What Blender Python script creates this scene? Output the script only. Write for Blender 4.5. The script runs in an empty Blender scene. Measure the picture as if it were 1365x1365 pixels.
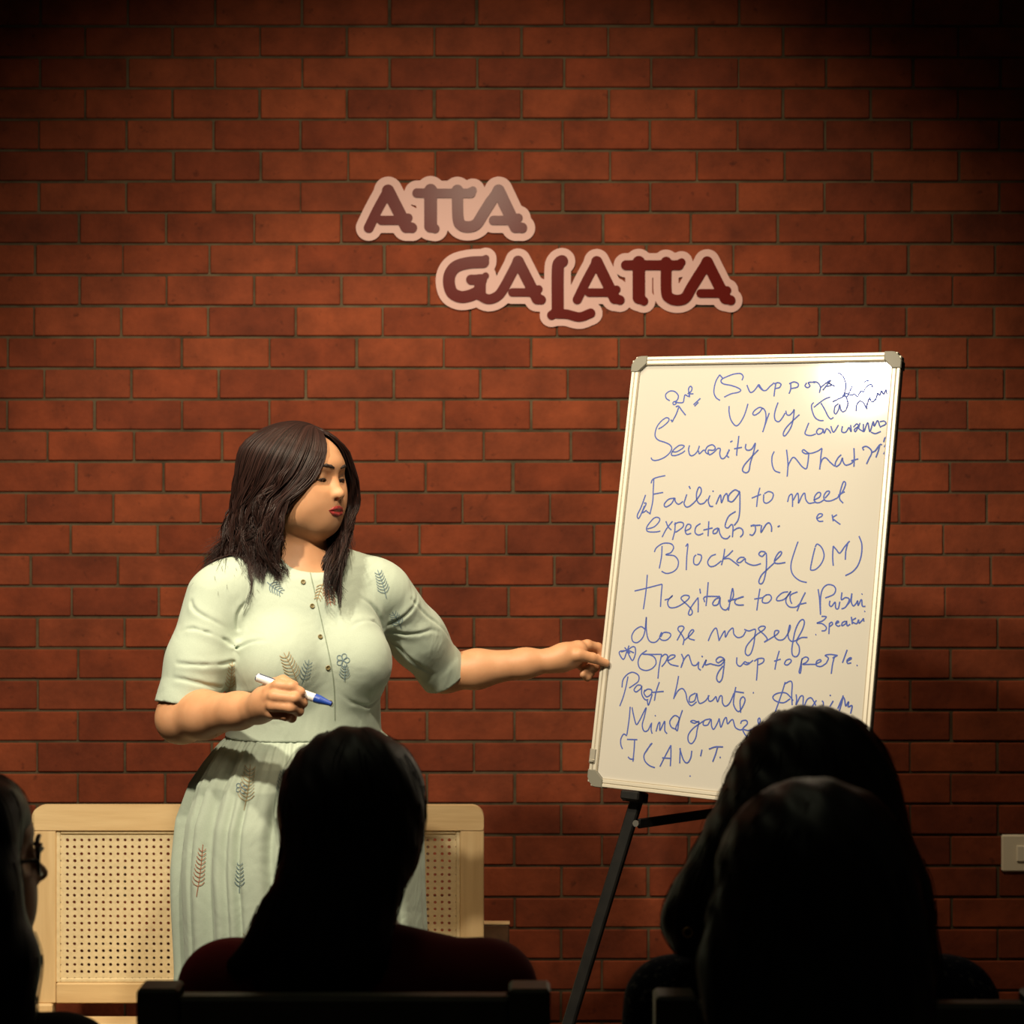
import bpy, math, random
import numpy as np
from mathutils import Vector
from mathutils.bvhtree import BVHTree

scene = bpy.context.scene
COL = scene.collection
rng = np.random.default_rng(7)
random.seed(7)

# ------------------------------------------------------------------ camera
FPX = 2340.0
CAMZ = 1.5
cam_data = bpy.data.cameras.new('camera')
cam = bpy.data.objects.new('camera', cam_data)
COL.objects.link(cam)
cam.location = (0, 0, CAMZ)
cam.rotation_euler = (math.pi / 2, 0, 0)
cam_data.sensor_width = 36.0
cam_data.sensor_fit = 'HORIZONTAL'
cam_data.lens = FPX / 1365.0 * 36.0
cam_data.clip_start = 0.05
cam_data.dof.use_dof = True
cam_data.dof.focus_distance = 3.5
cam_data.dof.aperture_fstop = 5.6
scene.camera = cam

# ------------------------------------------------------------------ world, lamps, exposure
world = bpy.data.worlds.new('world')
scene.world = world
world.use_nodes = True
wbg = world.node_tree.nodes['Background']
wbg.inputs[0].default_value = (1.0, 0.86, 0.66, 1)
wbg.inputs[1].default_value = 0.012
scene.view_settings.view_transform = 'Standard'
scene.view_settings.look = 'None'
scene.view_settings.gamma = 1.0
scene.view_settings.use_curve_mapping = False
scene.view_settings.exposure = 0.0


def spot(name, loc, target, power, half_deg, blend, color, size=0.05):
    d = bpy.data.lights.new(name, 'SPOT')
    d.energy = power
    d.spot_size = math.radians(2 * half_deg)
    d.spot_blend = blend
    d.color = color
    d.shadow_soft_size = size
    o = bpy.data.objects.new(name, d)
    COL.objects.link(o)
    o.location = loc
    o.rotation_euler = (Vector(target) - Vector(loc)).to_track_quat('-Z', 'Y').to_euler()
    return o


WARM = (1.0, 0.85, 0.62)
spot('stage_spot', (-0.14, 1.95, 2.90), (-0.22, 4.55, 1.26), 155, 38, 0.6, WARM, 0.04)
spot('stage_spot_side', (-1.14, 1.95, 2.92), (-0.40, 3.9, 1.02), 275, 35, 0.5, (1.0, 0.86, 0.63), 0.055)
spot('wall_fill', (0.15, 3.05, 3.55), (0.0, 4.8, 0.45), 150, 44, 0.8, (1.0, 0.78, 0.52), 0.25)  # added fill without a known source, lifts the lower wall and settee
spot('audience_fill', (-0.1, 3.2, 3.4), (-0.2, 1.95, 1.0), 9, 36, 0.8, (0.95, 0.95, 0.62), 0.2)  # added dim lamp without a known source, brightens audience hair, chairs and faces

# ------------------------------------------------------------------ helpers


def W(px, py, y):
    """world point seen at photograph pixel (px, py) at distance y"""
    return np.array([(px - 682.5) / FPX * y, y, CAMZ - (py - 682.5) / FPX * y])


def origin_of(o):
    v = np.zeros(3)
    while o is not None:
        v += np.array(o.location)
        o = o.parent
    return v


def tag(o, label=None, cat=None, group=None, kind=None):
    if label:
        o['label'] = label
    if cat:
        o['category'] = cat
    if group:
        o['group'] = group
    if kind:
        o['kind'] = kind
    return o


def thing(name, loc, label, cat, group=None):
    o = bpy.data.objects.new(name, None)
    o.empty_display_size = 0.1
    o.location = loc
    COL.objects.link(o)
    return tag(o, label, cat, group)


def mk(name, verts, faces, mat, parent=None, smooth=True, label=None, loc=None):
    """mesh from world-space vertices, as a child of parent (world offset removed)"""
    v = np.asarray(verts, dtype=float).reshape(-1, 3)
    base = origin_of(parent) if parent is not None else np.zeros(3)
    off = np.array(loc, dtype=float) if loc is not None else base
    me = bpy.data.meshes.new(name)
    if isinstance(faces, np.ndarray):
        faces = faces.tolist()
    me.from_pydata((v - off).tolist(), [], faces)
    if smooth:
        me.polygons.foreach_set('use_smooth', [True] * len(me.polygons))
    me.update()
    o = bpy.data.objects.new(name, me)
    COL.objects.link(o)
    if mat is not None:
        for m in (mat if isinstance(mat, (list, tuple)) else [mat]):
            me.materials.append(m)
    if parent is not None:
        o.parent = parent
    o.location = off - base
    if label:
        o['label'] = label
    return o


class MB:
    """collects shapes, then builds ONE mesh object"""

    def __init__(self):
        self.v = []
        self.f = []
        self.n = 0
        self.m = []

    def add(self, v, f, mi=0):
        v = np.asarray(v, float).reshape(-1, 3)
        self.v.append(v)
        self.f += [[i + self.n for i in q] for q in f]
        self.m += [mi] * len(f)
        self.n += len(v)
        return self

    def obox(self, c, ax, ay, az, hx, hy, hz, bev=0.0):
        """oriented box, centre c, unit axes, half sizes, chamfered edges"""
        c = np.asarray(c, float)
        A = np.array([ax, ay, az], float)
        h = np.array([hx, hy, hz], float)
        b = min(bev, 0.9 * h.min())
        if b <= 0:
            s = [(-1, -1, -1), (1, -1, -1), (1, 1, -1), (-1, 1, -1), (-1, -1, 1), (1, -1, 1), (1, 1, 1), (-1, 1, 1)]
            v = [c + (np.array(q) * h) @ A for q in s]
            return self.add(v, [(0, 3, 2, 1), (4, 5, 6, 7), (0, 1, 5, 4), (1, 2, 6, 5), (2, 3, 7, 6), (3, 0, 4, 7)])
        idx = {}
        v = []
        for sx in (-1, 1):
            for sy in (-1, 1):
                for sz in (-1, 1):
                    for k in range(3):
                        q = np.array([sx, sy, sz]) * h
                        for j in range(3):
                            if j != k:
                                q[j] -= np.sign(q[j]) * b
                        idx[(sx, sy, sz, k)] = len(v)
                        v.append(c + q @ A)
        f = []
        for k in range(3):
            i, j = (k + 1) % 3, (k + 2) % 3
            for s in (-1, 1):
                q = []
                for a, bb in ((-1, -1), (1, -1), (1, 1), (-1, 1)):
                    t = [0, 0, 0]
                    t[k] = s
                    t[i] = a
                    t[j] = bb
                    q.append(idx[(*t, k)])
                f.append(q if s > 0 else q[::-1])
            for a in (-1, 1):
                for bb in (-1, 1):
                    t0 = [0, 0, 0]
                    t1 = [0, 0, 0]
                    t0[k], t1[k] = -1, 1
                    t0[i] = t1[i] = a
                    t0[j] = t1[j] = bb
                    q = [idx[(*t0, i)], idx[(*t1, i)], idx[(*t1, j)], idx[(*t0, j)]]
                    f.append(q if a * bb > 0 else q[::-1])
        for sx in (-1, 1):
            for sy in (-1, 1):
                for sz in (-1, 1):
                    q = [idx[(sx, sy, sz, 0)], idx[(sx, sy, sz, 1)], idx[(sx, sy, sz, 2)]]
                    f.append(q if sx * sy * sz > 0 else q[::-1])
        return self.add(v, f)

    def box(self, x0, x1, y0, y1, z0, z1, bev=0.0):
        return self.obox(((x0 + x1) / 2, (y0 + y1) / 2, (z0 + z1) / 2), (1, 0, 0), (0, 1, 0), (0, 0, 1),
                         (x1 - x0) / 2, (y1 - y0) / 2, (z1 - z0) / 2, bev)

    def bar(self, p, q, w, t, side=(0, 1, 0), bev=0.0):
        """rectangular bar from p to q: width w along side-ish, thickness t across"""
        p = np.asarray(p, float)
        q = np.asarray(q, float)
        d = q - p
        L = np.linalg.norm(d)
        d /= L
        s = np.asarray(side, float)
        s = s - d * (s @ d)
        s /= np.linalg.norm(s)
        t3 = np.cross(d, s)
        return self.obox((p + q) / 2, s, t3, d, w / 2, t / 2, L / 2, bev)

    def tube(self, pts, rad, n=8, cap=True):
        pts = np.asarray(pts, float)
        m = len(pts)
        r = np.full(m, rad, float) if np.isscalar(rad) else np.asarray(rad, float)
        tn = np.gradient(pts, axis=0)
        tn /= np.linalg.norm(tn, axis=1)[:, None] + 1e-12
        up = np.array([0, 0, 1.0]) if abs(tn[0][2]) < 0.9 else np.array([1.0, 0, 0])
        a = np.cross(tn[0], up)
        a /= np.linalg.norm(a)
        V = []
        ang = np.arange(n) * 2 * math.pi / n
        for i in range(m):
            a = a - tn[i] * (a @ tn[i])
            a /= np.linalg.norm(a) + 1e-12
            b = np.cross(tn[i], a)
            V.append(pts[i] + r[i] * (np.cos(ang)[:, None] * a + np.sin(ang)[:, None] * b))
        f = []
        for i in range(m - 1):
            for k in range(n):
                k2 = (k + 1) % n
                f.append((i * n + k, i * n + k2, (i + 1) * n + k2, (i + 1) * n + k))
        if cap:
            f.append(list(range(n))[::-1])
            f.append([(m - 1) * n + k for k in range(n)])
        return self.add(np.concatenate(V), f)

    def ribbon(self, pts, nrm, half, lift=0.0):
        """flat ribbon along pts lying on a surface with normals nrm"""
        pts = np.asarray(pts, float)
        nrm = np.asarray(nrm, float)
        if nrm.ndim == 1:
            nrm = np.tile(nrm, (len(pts), 1))
        tn = np.gradient(pts, axis=0)
        s = np.cross(tn, nrm)
        s /= np.linalg.norm(s, axis=1)[:, None] + 1e-12
        p = pts + nrm * lift
        h = np.full(len(pts), half)
        V = np.empty((len(pts) * 2, 3))
        V[0::2] = p - s * h[:, None]
        V[1::2] = p + s * h[:, None]
        f = [(2 * i, 2 * i + 1, 2 * i + 3, 2 * i + 2) for i in range(len(pts) - 1)]
        return self.add(V, f)

    def build(self, name, mat, parent=None, smooth=False, label=None, loc=None):
        o = mk(name, np.concatenate(self.v), self.f, mat, parent, smooth, label, loc)
        if any(self.m):
            o.data.polygons.foreach_set('material_index', self.m)
        return o


def smooth_line(pts, step):
    """Catmull-Rom through pts, resampled about every step"""
    P = np.asarray(pts, float)
    if len(P) < 2:
        return P
    Q = np.vstack([2 * P[0] - P[1], P, 2 * P[-1] - P[-2]])
    out = []
    for i in range(1, len(Q) - 2):
        n = max(2, int(np.linalg.norm(Q[i + 1] - Q[i]) / step))
        t = np.linspace(0, 1, n, endpoint=False)[:, None]
        p0, p1, p2, p3 = Q[i - 1], Q[i], Q[i + 1], Q[i + 2]
        out.append(0.5 * ((2 * p1) + (-p0 + p2) * t + (2 * p0 - 5 * p1 + 4 * p2 - p3) * t ** 2 + (-p0 + 3 * p1 - 3 * p2 + p3) * t ** 3))
    out.append(P[-1:])
    return np.vstack(out)


# ---- materials
def mat(name, color, rough=0.6, metal=0.0, spec=0.5, coat=0.0, sheen=0.0):
    m = bpy.data.materials.new(name)
    m.use_nodes = True
    b = m.node_tree.nodes['Principled BSDF']
    b.inputs['Base Color'].default_value = (*color, 1)
    b.inputs['Roughness'].default_value = rough
    b.inputs['Metallic'].default_value = metal
    b.inputs['Specular IOR Level'].default_value = spec
    b.inputs['Coat Weight'].default_value = coat
    b.inputs['Sheen Weight'].default_value = sheen
    return m


def nodes(m):
    return m.node_tree.nodes, m.node_tree.links, m.node_tree.nodes['Principled BSDF']


def mottle(m, c1, c2, scale, detail=4, bump=0.0, stretch=(1, 1, 1), bscale=None, dist=0.002):
    """noise-driven colour variation plus bump, in object space"""
    N, L, b = nodes(m)
    tc = N.new('ShaderNodeTexCoord')
    mp = N.new('ShaderNodeMapping')
    mp.inputs['Scale'].default_value = stretch
    L.new(tc.outputs['Object'], mp.inputs[0])
    nz = N.new('ShaderNodeTexNoise')
    nz.inputs['Scale'].default_value = scale
    nz.inputs['Detail'].default_value = detail
    L.new(mp.outputs[0], nz.inputs['Vector'])
    rp = N.new('ShaderNodeValToRGB')
    rp.color_ramp.elements[0].position = 0.3
    rp.color_ramp.elements[1].position = 0.7
    rp.color_ramp.elements[0].color = (*c1, 1)
    rp.color_ramp.elements[1].color = (*c2, 1)
    L.new(nz.outputs['Fac'], rp.inputs[0])
    L.new(rp.outputs[0], b.inputs['Base Color'])
    if bump:
        n2 = N.new('ShaderNodeTexNoise')
        n2.inputs['Scale'].default_value = bscale or scale * 4
        n2.inputs['Detail'].default_value = 5
        L.new(mp.outputs[0], n2.inputs['Vector'])
        bp = N.new('ShaderNodeBump')
        bp.inputs['Strength'].default_value = bump
        bp.inputs['Distance'].default_value = dist
        L.new(n2.outputs['Fac'], bp.inputs['Height'])
        L.new(bp.outputs[0], b.inputs['Normal'])
    return m


# ------------------------------------------------------------------ signed-distance sculpting
def vlen(a):
    return np.sqrt((a * a).sum(-1))


def p_cone(a, b, ra, rb):
    a = np.asarray(a, float)
    b = np.asarray(b, float)
    ab = b - a
    L2 = float(ab @ ab) + 1e-12

    def f(P):
        t = np.clip(((P - a) @ ab) / L2, 0, 1)
        return vlen(P - a - t[..., None] * ab) - (ra + (rb - ra) * t)
    return f, (a + b) / 2, math.sqrt(L2) / 2 + max(ra, rb)


def p_ell(c, r, R=None):
    """ellipsoid: centre c, radii r, R rows = local axes in world"""
    c = np.asarray(c, float)
    r = np.asarray(r, float)

    def f(P):
        q = P - c
        if R is not None:
            q = q @ R.T
        k0 = vlen(q / r)
        k1 = vlen(q / (r * r)) + 1e-9
        return np.where(k0 < 1e-4, -r.min(), k0 * (k0 - 1) / k1)
    return f, c, float(r.max())


def p_sph(c, r):
    c = np.asarray(c, float)
    return (lambda P: vlen(P - c) - r), c, r


class SDF:
    def __init__(self):
        self.ops = []

    def u(self, prim, k=0.01):
        self.ops.append(('u', prim, k))
        return self

    def s(self, prim, k=0.004):
        self.ops.append(('s', prim, k))
        return self

    def chain(self, pts, rads, k=0.01):
        for i in range(len(pts) - 1):
            self.u(p_cone(pts[i], pts[i + 1], rads[i], rads[i + 1]), k)
        return self

    def bounds(self):
        lo = np.full(3, 1e9)
        hi = -lo
        for t, (f, c, r), k in self.ops:
            if t == 'u':
                lo = np.minimum(lo, c - r)
                hi = np.maximum(hi, c + r)
        return lo, hi

    def select(self, c, rad):
        out = []
        for op in self.ops:
            t, (f, pc, pr), k = op
            if np.linalg.norm(pc - c) - pr < rad + k + 0.03:
                out.append(op)
        return out

    @staticmethod
    def run(ops, P):
        d = np.full(P.shape[:-1], 1.0)
        for t, (f, c, r), k in ops:
            e = f(P)
            if t == 'u':
                h = np.maximum(k - np.abs(d - e), 0) / k if k > 0 else 0
                d = np.minimum(d, e) - h * h * k * 0.25
            elif t == 's':
                e = -e
                h = np.maximum(k - np.abs(d - e), 0) / k if k > 0 else 0
                d = np.maximum(d, e) + h * h * k * 0.25
        return d

    def mesh(self, vox, cut=None, disp=None, n=16, project=2):
        """surface nets over sparse chunks. cut(P)->d intersected last; disp(P) added to d"""
        lo, hi = self.bounds()
        lo = lo - 3 * vox
        hi = hi + 3 * vox

        def ev(ops, P):
            d = self.run(ops, P)
            if disp is not None:
                d = d + disp(P)
            if cut is not None:
                d = np.maximum(d, cut(P))
            return d
        size = n * vox
        nc = np.ceil((hi - lo) / size).astype(int)
        dim = nc * n + 4
        KV, VV, QQ = [], [], []
        half = size * 0.87 + 2 * vox
        g = np.arange(n + 2)
        gi, gj, gk = np.meshgrid(g, g, g, indexing='ij')
        G = np.stack([gi, gj, gk], -1)
        cells = np.stack(np.meshgrid(*[np.arange(n + 1)] * 3, indexing='ij'), -1)
        corner = [(i, j, k) for i in (0, 1) for j in (0, 1) for k in (0, 1)]
        edges = [(a, b) for a in range(8) for b in range(a + 1, 8) if sum(x != y for x, y in zip(corner[a], corner[b])) == 1]
        co = np.array(corner, float)
        for ci in range(nc[0]):
            for cj in range(nc[1]):
                for ck in range(nc[2]):
                    base = np.array([ci, cj, ck]) * n
                    ctr = lo + (base + n / 2 + 0.5) * vox
                    ops = self.select(ctr, half)
                    if not any(o[0] == 'u' for o in ops):
                        continue
                    d0 = float(ev(ops, ctr[None])[0])
                    if abs(d0) > half * 1.6 + 0.03:
                        continue
                    P = lo + (base + G) * vox
                    D = ev(ops, P)
                    if D.min() > 0 or D.max() < 0:
                        continue
                    S = [D[c[0]:c[0] + n + 1, c[1]:c[1] + n + 1, c[2]:c[2] + n + 1] for c in corner]
                    S = np.stack(S, -1)
                    neg = S < 0
                    act = neg.any(-1) & ~neg.all(-1)
                    if not act.any():
                        continue
                    s = S[act]
                    acc = np.zeros((len(s), 3))
                    cnt = np.zeros(len(s))
                    for a, b in edges:
                        da, db = s[:, a], s[:, b]
                        m = (da < 0) != (db < 0)
                        t = np.where(m, da / np.where(m, da - db, 1), 0)
                        acc += np.where(m[:, None], co[a] + t[:, None] * (co[b] - co[a]), 0)
                        cnt += m
                    cc = cells[act] + base
                    pos = lo + (cc + acc / cnt[:, None]) * vox
                    for _ in range(project):
                        d = ev(ops, pos)
                        e = vox * 0.3
                        gr = np.stack([ev(ops, pos + np.eye(3)[a] * e) - ev(ops, pos - np.eye(3)[a] * e) for a in range(3)], -1) / (2 * e)
                        gl = (gr * gr).sum(-1)
                        stp = -(d / np.maximum(gl, 0.15))[:, None] * gr
                        ln = vlen(stp)
                        stp *= np.minimum(1, vox * 0.5 / np.maximum(ln, 1e-9))[:, None]
                        pos = pos + stp
                    KV.append((cc[:, 0] * dim[1] + cc[:, 1]) * dim[2] + cc[:, 2])
                    VV.append(pos)
                    for ax in range(3):
                        u, v = (ax + 1) % 3, (ax + 2) % 3
                        sl0 = [slice(1, n + 1)] * 3
                        sl1 = [slice(1, n + 1)] * 3
                        sl0[ax] = slice(0, n)
                        sl1[ax] = slice(1, n + 1)
                        A = D[tuple(sl0)] < 0
                        B = D[tuple(sl1)] < 0
                        I = np.argwhere(A != B)
                        if not len(I):
                            continue
                        st = A[tuple(I.T)]
                        I = I + 1
                        I[:, ax] -= 1
                        I = I + base
                        q = []
                        for du, dv in ((-1, -1), (0, -1), (0, 0), (-1, 0)):
                            c = I.copy()
                            c[:, u] += du
                            c[:, v] += dv
                            q.append((c[:, 0] * dim[1] + c[:, 1]) * dim[2] + c[:, 2])
                        q = np.stack(q, -1)
                        q[~st] = q[~st][:, ::-1]
                        QQ.append(q)
        K = np.concatenate(KV)
        V = np.concatenate(VV)
        uk, first = np.unique(K, return_index=True)
        V = V[first]
        Q = np.concatenate(QQ)
        qi = np.searchsorted(uk, Q)
        qi = np.minimum(qi, len(uk) - 1)
        ok = (uk[qi] == Q).all(1)
        Q = qi[ok]
        Q = np.unique(Q[np.argsort(Q[:, 0])], axis=0)
        return V, Q


def shape2d(fn, x0, x1, y0, y1, h, to3, depth, name, m, parent, bev=0.0, label=None):
    """extrude the region fn(x,y)<0 ; to3(x, y, d) maps sheet coordinates and depth to world"""
    nx, ny = int((x1 - x0) / h) + 1, int((y1 - y0) / h) + 1
    xs = x0 + np.arange(nx + 1) * h
    ys = y0 + np.arange(ny + 1) * h
    X, Y = np.meshgrid(xs, ys, indexing='ij')
    D = fn(X, Y)
    D[np.abs(D) < 1e-7] = 1e-7
    vid = {}
    V = []
    F2 = []

    def vert(key, p):
        if key not in vid:
            vid[key] = len(V)
            V.append(p)
        return vid[key]
    edge_use = {}
    for i in range(nx):
        for j in range(ny):
            d = (D[i, j], D[i + 1, j], D[i + 1, j + 1], D[i, j + 1])
            if min(d) > 0:
                continue
            c = ((i, j), (i + 1, j), (i + 1, j + 1), (i, j + 1))
            poly = []
            for a in range(4):
                b = (a + 1) % 4
                if d[a] < 0:
                    poly.append(vert(c[a], (xs[c[a][0]], ys[c[a][1]])))
                if (d[a] < 0) != (d[b] < 0):
                    t = d[a] / (d[a] - d[b])
                    key = (min(c[a], c[b]), max(c[a], c[b]))
                    pa = (xs[c[a][0]], ys[c[a][1]])
                    pb = (xs[c[b][0]], ys[c[b][1]])
                    poly.append(vert(key, (pa[0] + t * (pb[0] - pa[0]), pa[1] + t * (pb[1] - pa[1]))))
            if len(poly) >= 3:
                F2.append(poly)
                for a in range(len(poly)):
                    e = (poly[a], poly[(a + 1) % len(poly)])
                    edge_use[e] = edge_use.get(e, 0) + 1
    n = len(V)
    VV = [to3(x, y, depth) for x, y in V] + [to3(x, y, 0) for x, y in V]
    F = [list(f) for f in F2] + [[i + n for i in f][::-1] for f in F2]
    for (a, b) in edge_use:
        if (b, a) not in edge_use:
            F.append([b, a, a + n, b + n])
    return mk(name, VV, F, m, parent, smooth=False, label=label)
# ------------------------------------------------------------------ the setting
WY = 4.8                                   # face of the brick wall
PX = WY / FPX                              # metres per pixel on the wall

brick = mat('red_brick', (0.26, 0.05, 0.02), 0.85, spec=0.25)
N, L, b = nodes(brick)
geo = N.new('ShaderNodeNewGeometry')
rp = N.new('ShaderNodeValToRGB')
for p, c in ((0.0, (0.1095, 0.0208, 0.0072)), (0.25, (0.1351, 0.0254, 0.0080)), (0.5, (0.1570, 0.0308, 0.0096)), (0.75, (0.1460, 0.0300, 0.0104)), (1.0, (0.1788, 0.0377, 0.0120))):
    e = rp.color_ramp.elements[0] if p == 0 else (rp.color_ramp.elements[-1] if p == 1 else rp.color_ramp.elements.new(p))
    e.color = (*c, 1)
    if p in (0, 1):
        e.position = p
L.new(geo.outputs['Random Per Island'], rp.inputs[0])
tc = N.new('ShaderNodeTexCoord')
n1 = N.new('ShaderNodeTexNoise')
n1.inputs['Scale'].default_value = 9
n1.inputs['Detail'].default_value = 8
n1.inputs['Roughness'].default_value = 0.65
L.new(tc.outputs['Object'], n1.inputs['Vector'])
mx = N.new('ShaderNodeMix')
mx.data_type = 'RGBA'
mx.blend_type = 'OVERLAY'
mx.inputs[0].default_value = 0.85
L.new(rp.outputs[0], mx.inputs[6])
L.new(n1.outputs['Fac'], mx.inputs[7])
# whitish and dark specks
n2 = N.new('ShaderNodeTexNoise')
n2.inputs['Scale'].default_value = 34
n2.inputs['Detail'].default_value = 3
L.new(tc.outputs['Object'], n2.inputs['Vector'])
r2 = N.new('ShaderNodeValToRGB')
r2.color_ramp.elements[0].position = 0.22
r2.color_ramp.elements[0].color = (0.25, 0.25, 0.25, 1)
r2.color_ramp.elements[1].position = 0.36
r2.color_ramp.elements[1].color = (1, 1, 1, 1)
L.new(n2.outputs['Fac'], r2.inputs[0])
m2 = N.new('ShaderNodeMix')
m2.data_type = 'RGBA'
m2.blend_type = 'MULTIPLY'
m2.inputs[0].default_value = 0.7
L.new(mx.outputs[2], m2.inputs[6])
L.new(r2.outputs[0], m2.inputs[7])
L.new(m2.outputs[2], b.inputs['Base Color'])
bp = N.new('ShaderNodeBump')
bp.inputs['Strength'].default_value = 0.5
bp.inputs['Distance'].default_value = 0.003
n3 = N.new('ShaderNodeTexNoise')
n3.inputs['Scale'].default_value = 60
n3.inputs['Detail'].default_value = 6
L.new(tc.outputs['Object'], n3.inputs['Vector'])
L.new(n3.outputs['Fac'], bp.inputs['Height'])
L.new(bp.outputs[0], b.inputs['Normal'])
mortar = mottle(mat('mortar', (0.07, 0.055, 0.035), 0.95, spec=0.1), (0.045, 0.033, 0.02), (0.10, 0.075, 0.045), 14, 6, 0.6, bscale=120)

PITCH_X, PITCH_Y, LINE0 = 116.35, 41.45, 35.2
OFFS = {-1: 54, 0: -3, 1: 54, 2: -3, 3: 52, 4: 115, 5: 52, 6: 106, 7: 47, 8: 106, 9: 45, 10: 10, 11: 59, 12: 10, 13: 63, 14: 102, 15: 35, 16: 94, 17: 41, 18: 96}
wall = MB()
XL, XR = -4.2, 4.2
wall.box(XL, XR, WY, WY + 0.22, 0, 3.6)
wv, wf, wm = list(wall.v), list(wall.f), list(wall.m)
wall.m = [1] * len(wall.f)
zbase = 0.0
k0, k1 = -15, 36
for k in range(k0, k1):
    zt = CAMZ - (LINE0 + k * PITCH_Y - 682.5) * PX - 0.0033
    zb = CAMZ - (LINE0 + (k + 1) * PITCH_Y - 682.5) * PX + 0.0033
    zt, zb = min(zt, 3.6), max(zb, 0.0)
    if zt - zb < 0.02:
        continue
    off = OFFS.get(k, 50 if k % 2 else 104)
    j0 = int(((XL / PX + 682.5) - off) / PITCH_X) - 1
    for j in range(j0, j0 + 46):
        x0 = (off + j * PITCH_X - 682.5) * PX + 0.0029 + rng.normal(0, 0.0008)
        x1 = (off + (j + 1) * PITCH_X - 682.5) * PX - 0.0029 + rng.normal(0, 0.0008)
        x0, x1 = max(x0, XL), min(x1, XR)
        if x1 - x0 < 0.03:
            continue
        d = 0.005 + rng.normal(0, 0.0008)
        wall.obox(((x0 + x1) / 2, WY - d / 2 + 0.004, (zt + zb) / 2), (1, 0, 0), (0, 1, 0), (0, 0, 1),
                  (x1 - x0) / 2, d / 2 + 0.004, (zt - zb) / 2 + rng.normal(0, 0.0004), 0.0028)
o = wall.build('wall_back', [brick, mortar])
tag(o, 'red brick wall behind the stage', kind='structure')

floor_m = mottle(mat('floor_stone', (0.08, 0.06, 0.045), 0.55), (0.06, 0.045, 0.035), (0.11, 0.085, 0.06), 3, 6, 0.2)
fl = MB()
fl.box(XL, XR, -1.2, WY + 0.22, -0.1, 0.0)
tag(fl.build('floor', floor_m), 'dark stone floor', kind='structure')

# ---- electric switch plate at the right edge of the photograph
ivory = mat('ivory_plastic', (0.80, 0.74, 0.58), 0.4)
sx0, sx1 = (1334 - 682.5) * PX, (1384 - 682.5) * PX
sz0, sz1 = CAMZ - (1161 - 682.5) * PX, CAMZ - (1112 - 682.5) * PX
sw = thing('switch_plate', ((sx0 + sx1) / 2, WY, (sz0 + sz1) / 2), 'square ivory switch plate on the brick wall at far right', 'switch')
q = MB()
q.box(sx0, sx1, WY - 0.012, WY + 0.001, sz0, sz1, 0.004)
q.build('plate', ivory, sw)
q = MB()
xm = (sx0 + sx1) / 2
q.box(xm - 0.012, xm + 0.012, WY - 0.017, WY - 0.011, sz0 + 0.028, sz1 - 0.028, 0.003)
q.build('rocker', mat('ivory_rocker', (0.84, 0.79, 0.64), 0.3), sw)

# ---- the two-word sign
sign_red = mat('sign_dark_red', (0.085, 0.008, 0.006), 0.25, spec=0.07)
sign_pink = mat('sign_pink_board', (0.47, 0.29, 0.265), 0.5, spec=0.3)


def seg_d(x, y, pts, r):
    d = np.full(x.shape, 1e9)
    pts = [np.array(p, float) for p in pts]
    if len(pts) == 1:
        return np.hypot(x - pts[0][0], y - pts[0][1]) - r
    for a, c in zip(pts[:-1], pts[1:]):
        ab = c - a
        t = np.clip(((x - a[0]) * ab[0] + (y - a[1]) * ab[1]) / (ab @ ab + 1e-9), 0, 1)
        d = np.minimum(d, np.hypot(x - a[0] - t * ab[0], y - a[1] - t * ab[1]))
    return d - r


def letter_fn(strokes):
    S = []
    for pts, r in strokes:
        S.append((smooth_line(pts, 2.0) if len(pts) > 2 else pts, r))

    def fn(x, y):
        d = np.full(x.shape, 1e9)
        for pts, r in S:
            e = seg_d(x, y, pts, r)
            h = np.maximum(1.2 - np.abs(d - e), 0) / 1.2
            d = np.minimum(d, e) - h * h * 0.3
        return d
    return fn


def conv(letters, ox, oy, sc):
    return [(nm, [([(ox + px / sc, oy + py / sc) for px, py in pts], r / sc) for pts, r in st]) for nm, st in letters]


def A_(tx, ty, lx, ly, rx, ry, by, bx0, sxr, syr, fx, fy, r, leg=True):
    st = [([(tx, ty), (rx, ry)], r), ([(bx0, by), (rx - 10, by)], r * 0.75), ([(sxr, syr), (rx - 8, by)], r * 0.70), ([(rx, ry), (fx, fy)], r * 0.85)]
    if leg:
        st.append(([(tx, ty), ((tx + lx) / 2 - 2, (ty + ly) / 2 - 4), (lx, ly)], r * 0.82))
    return st


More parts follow.
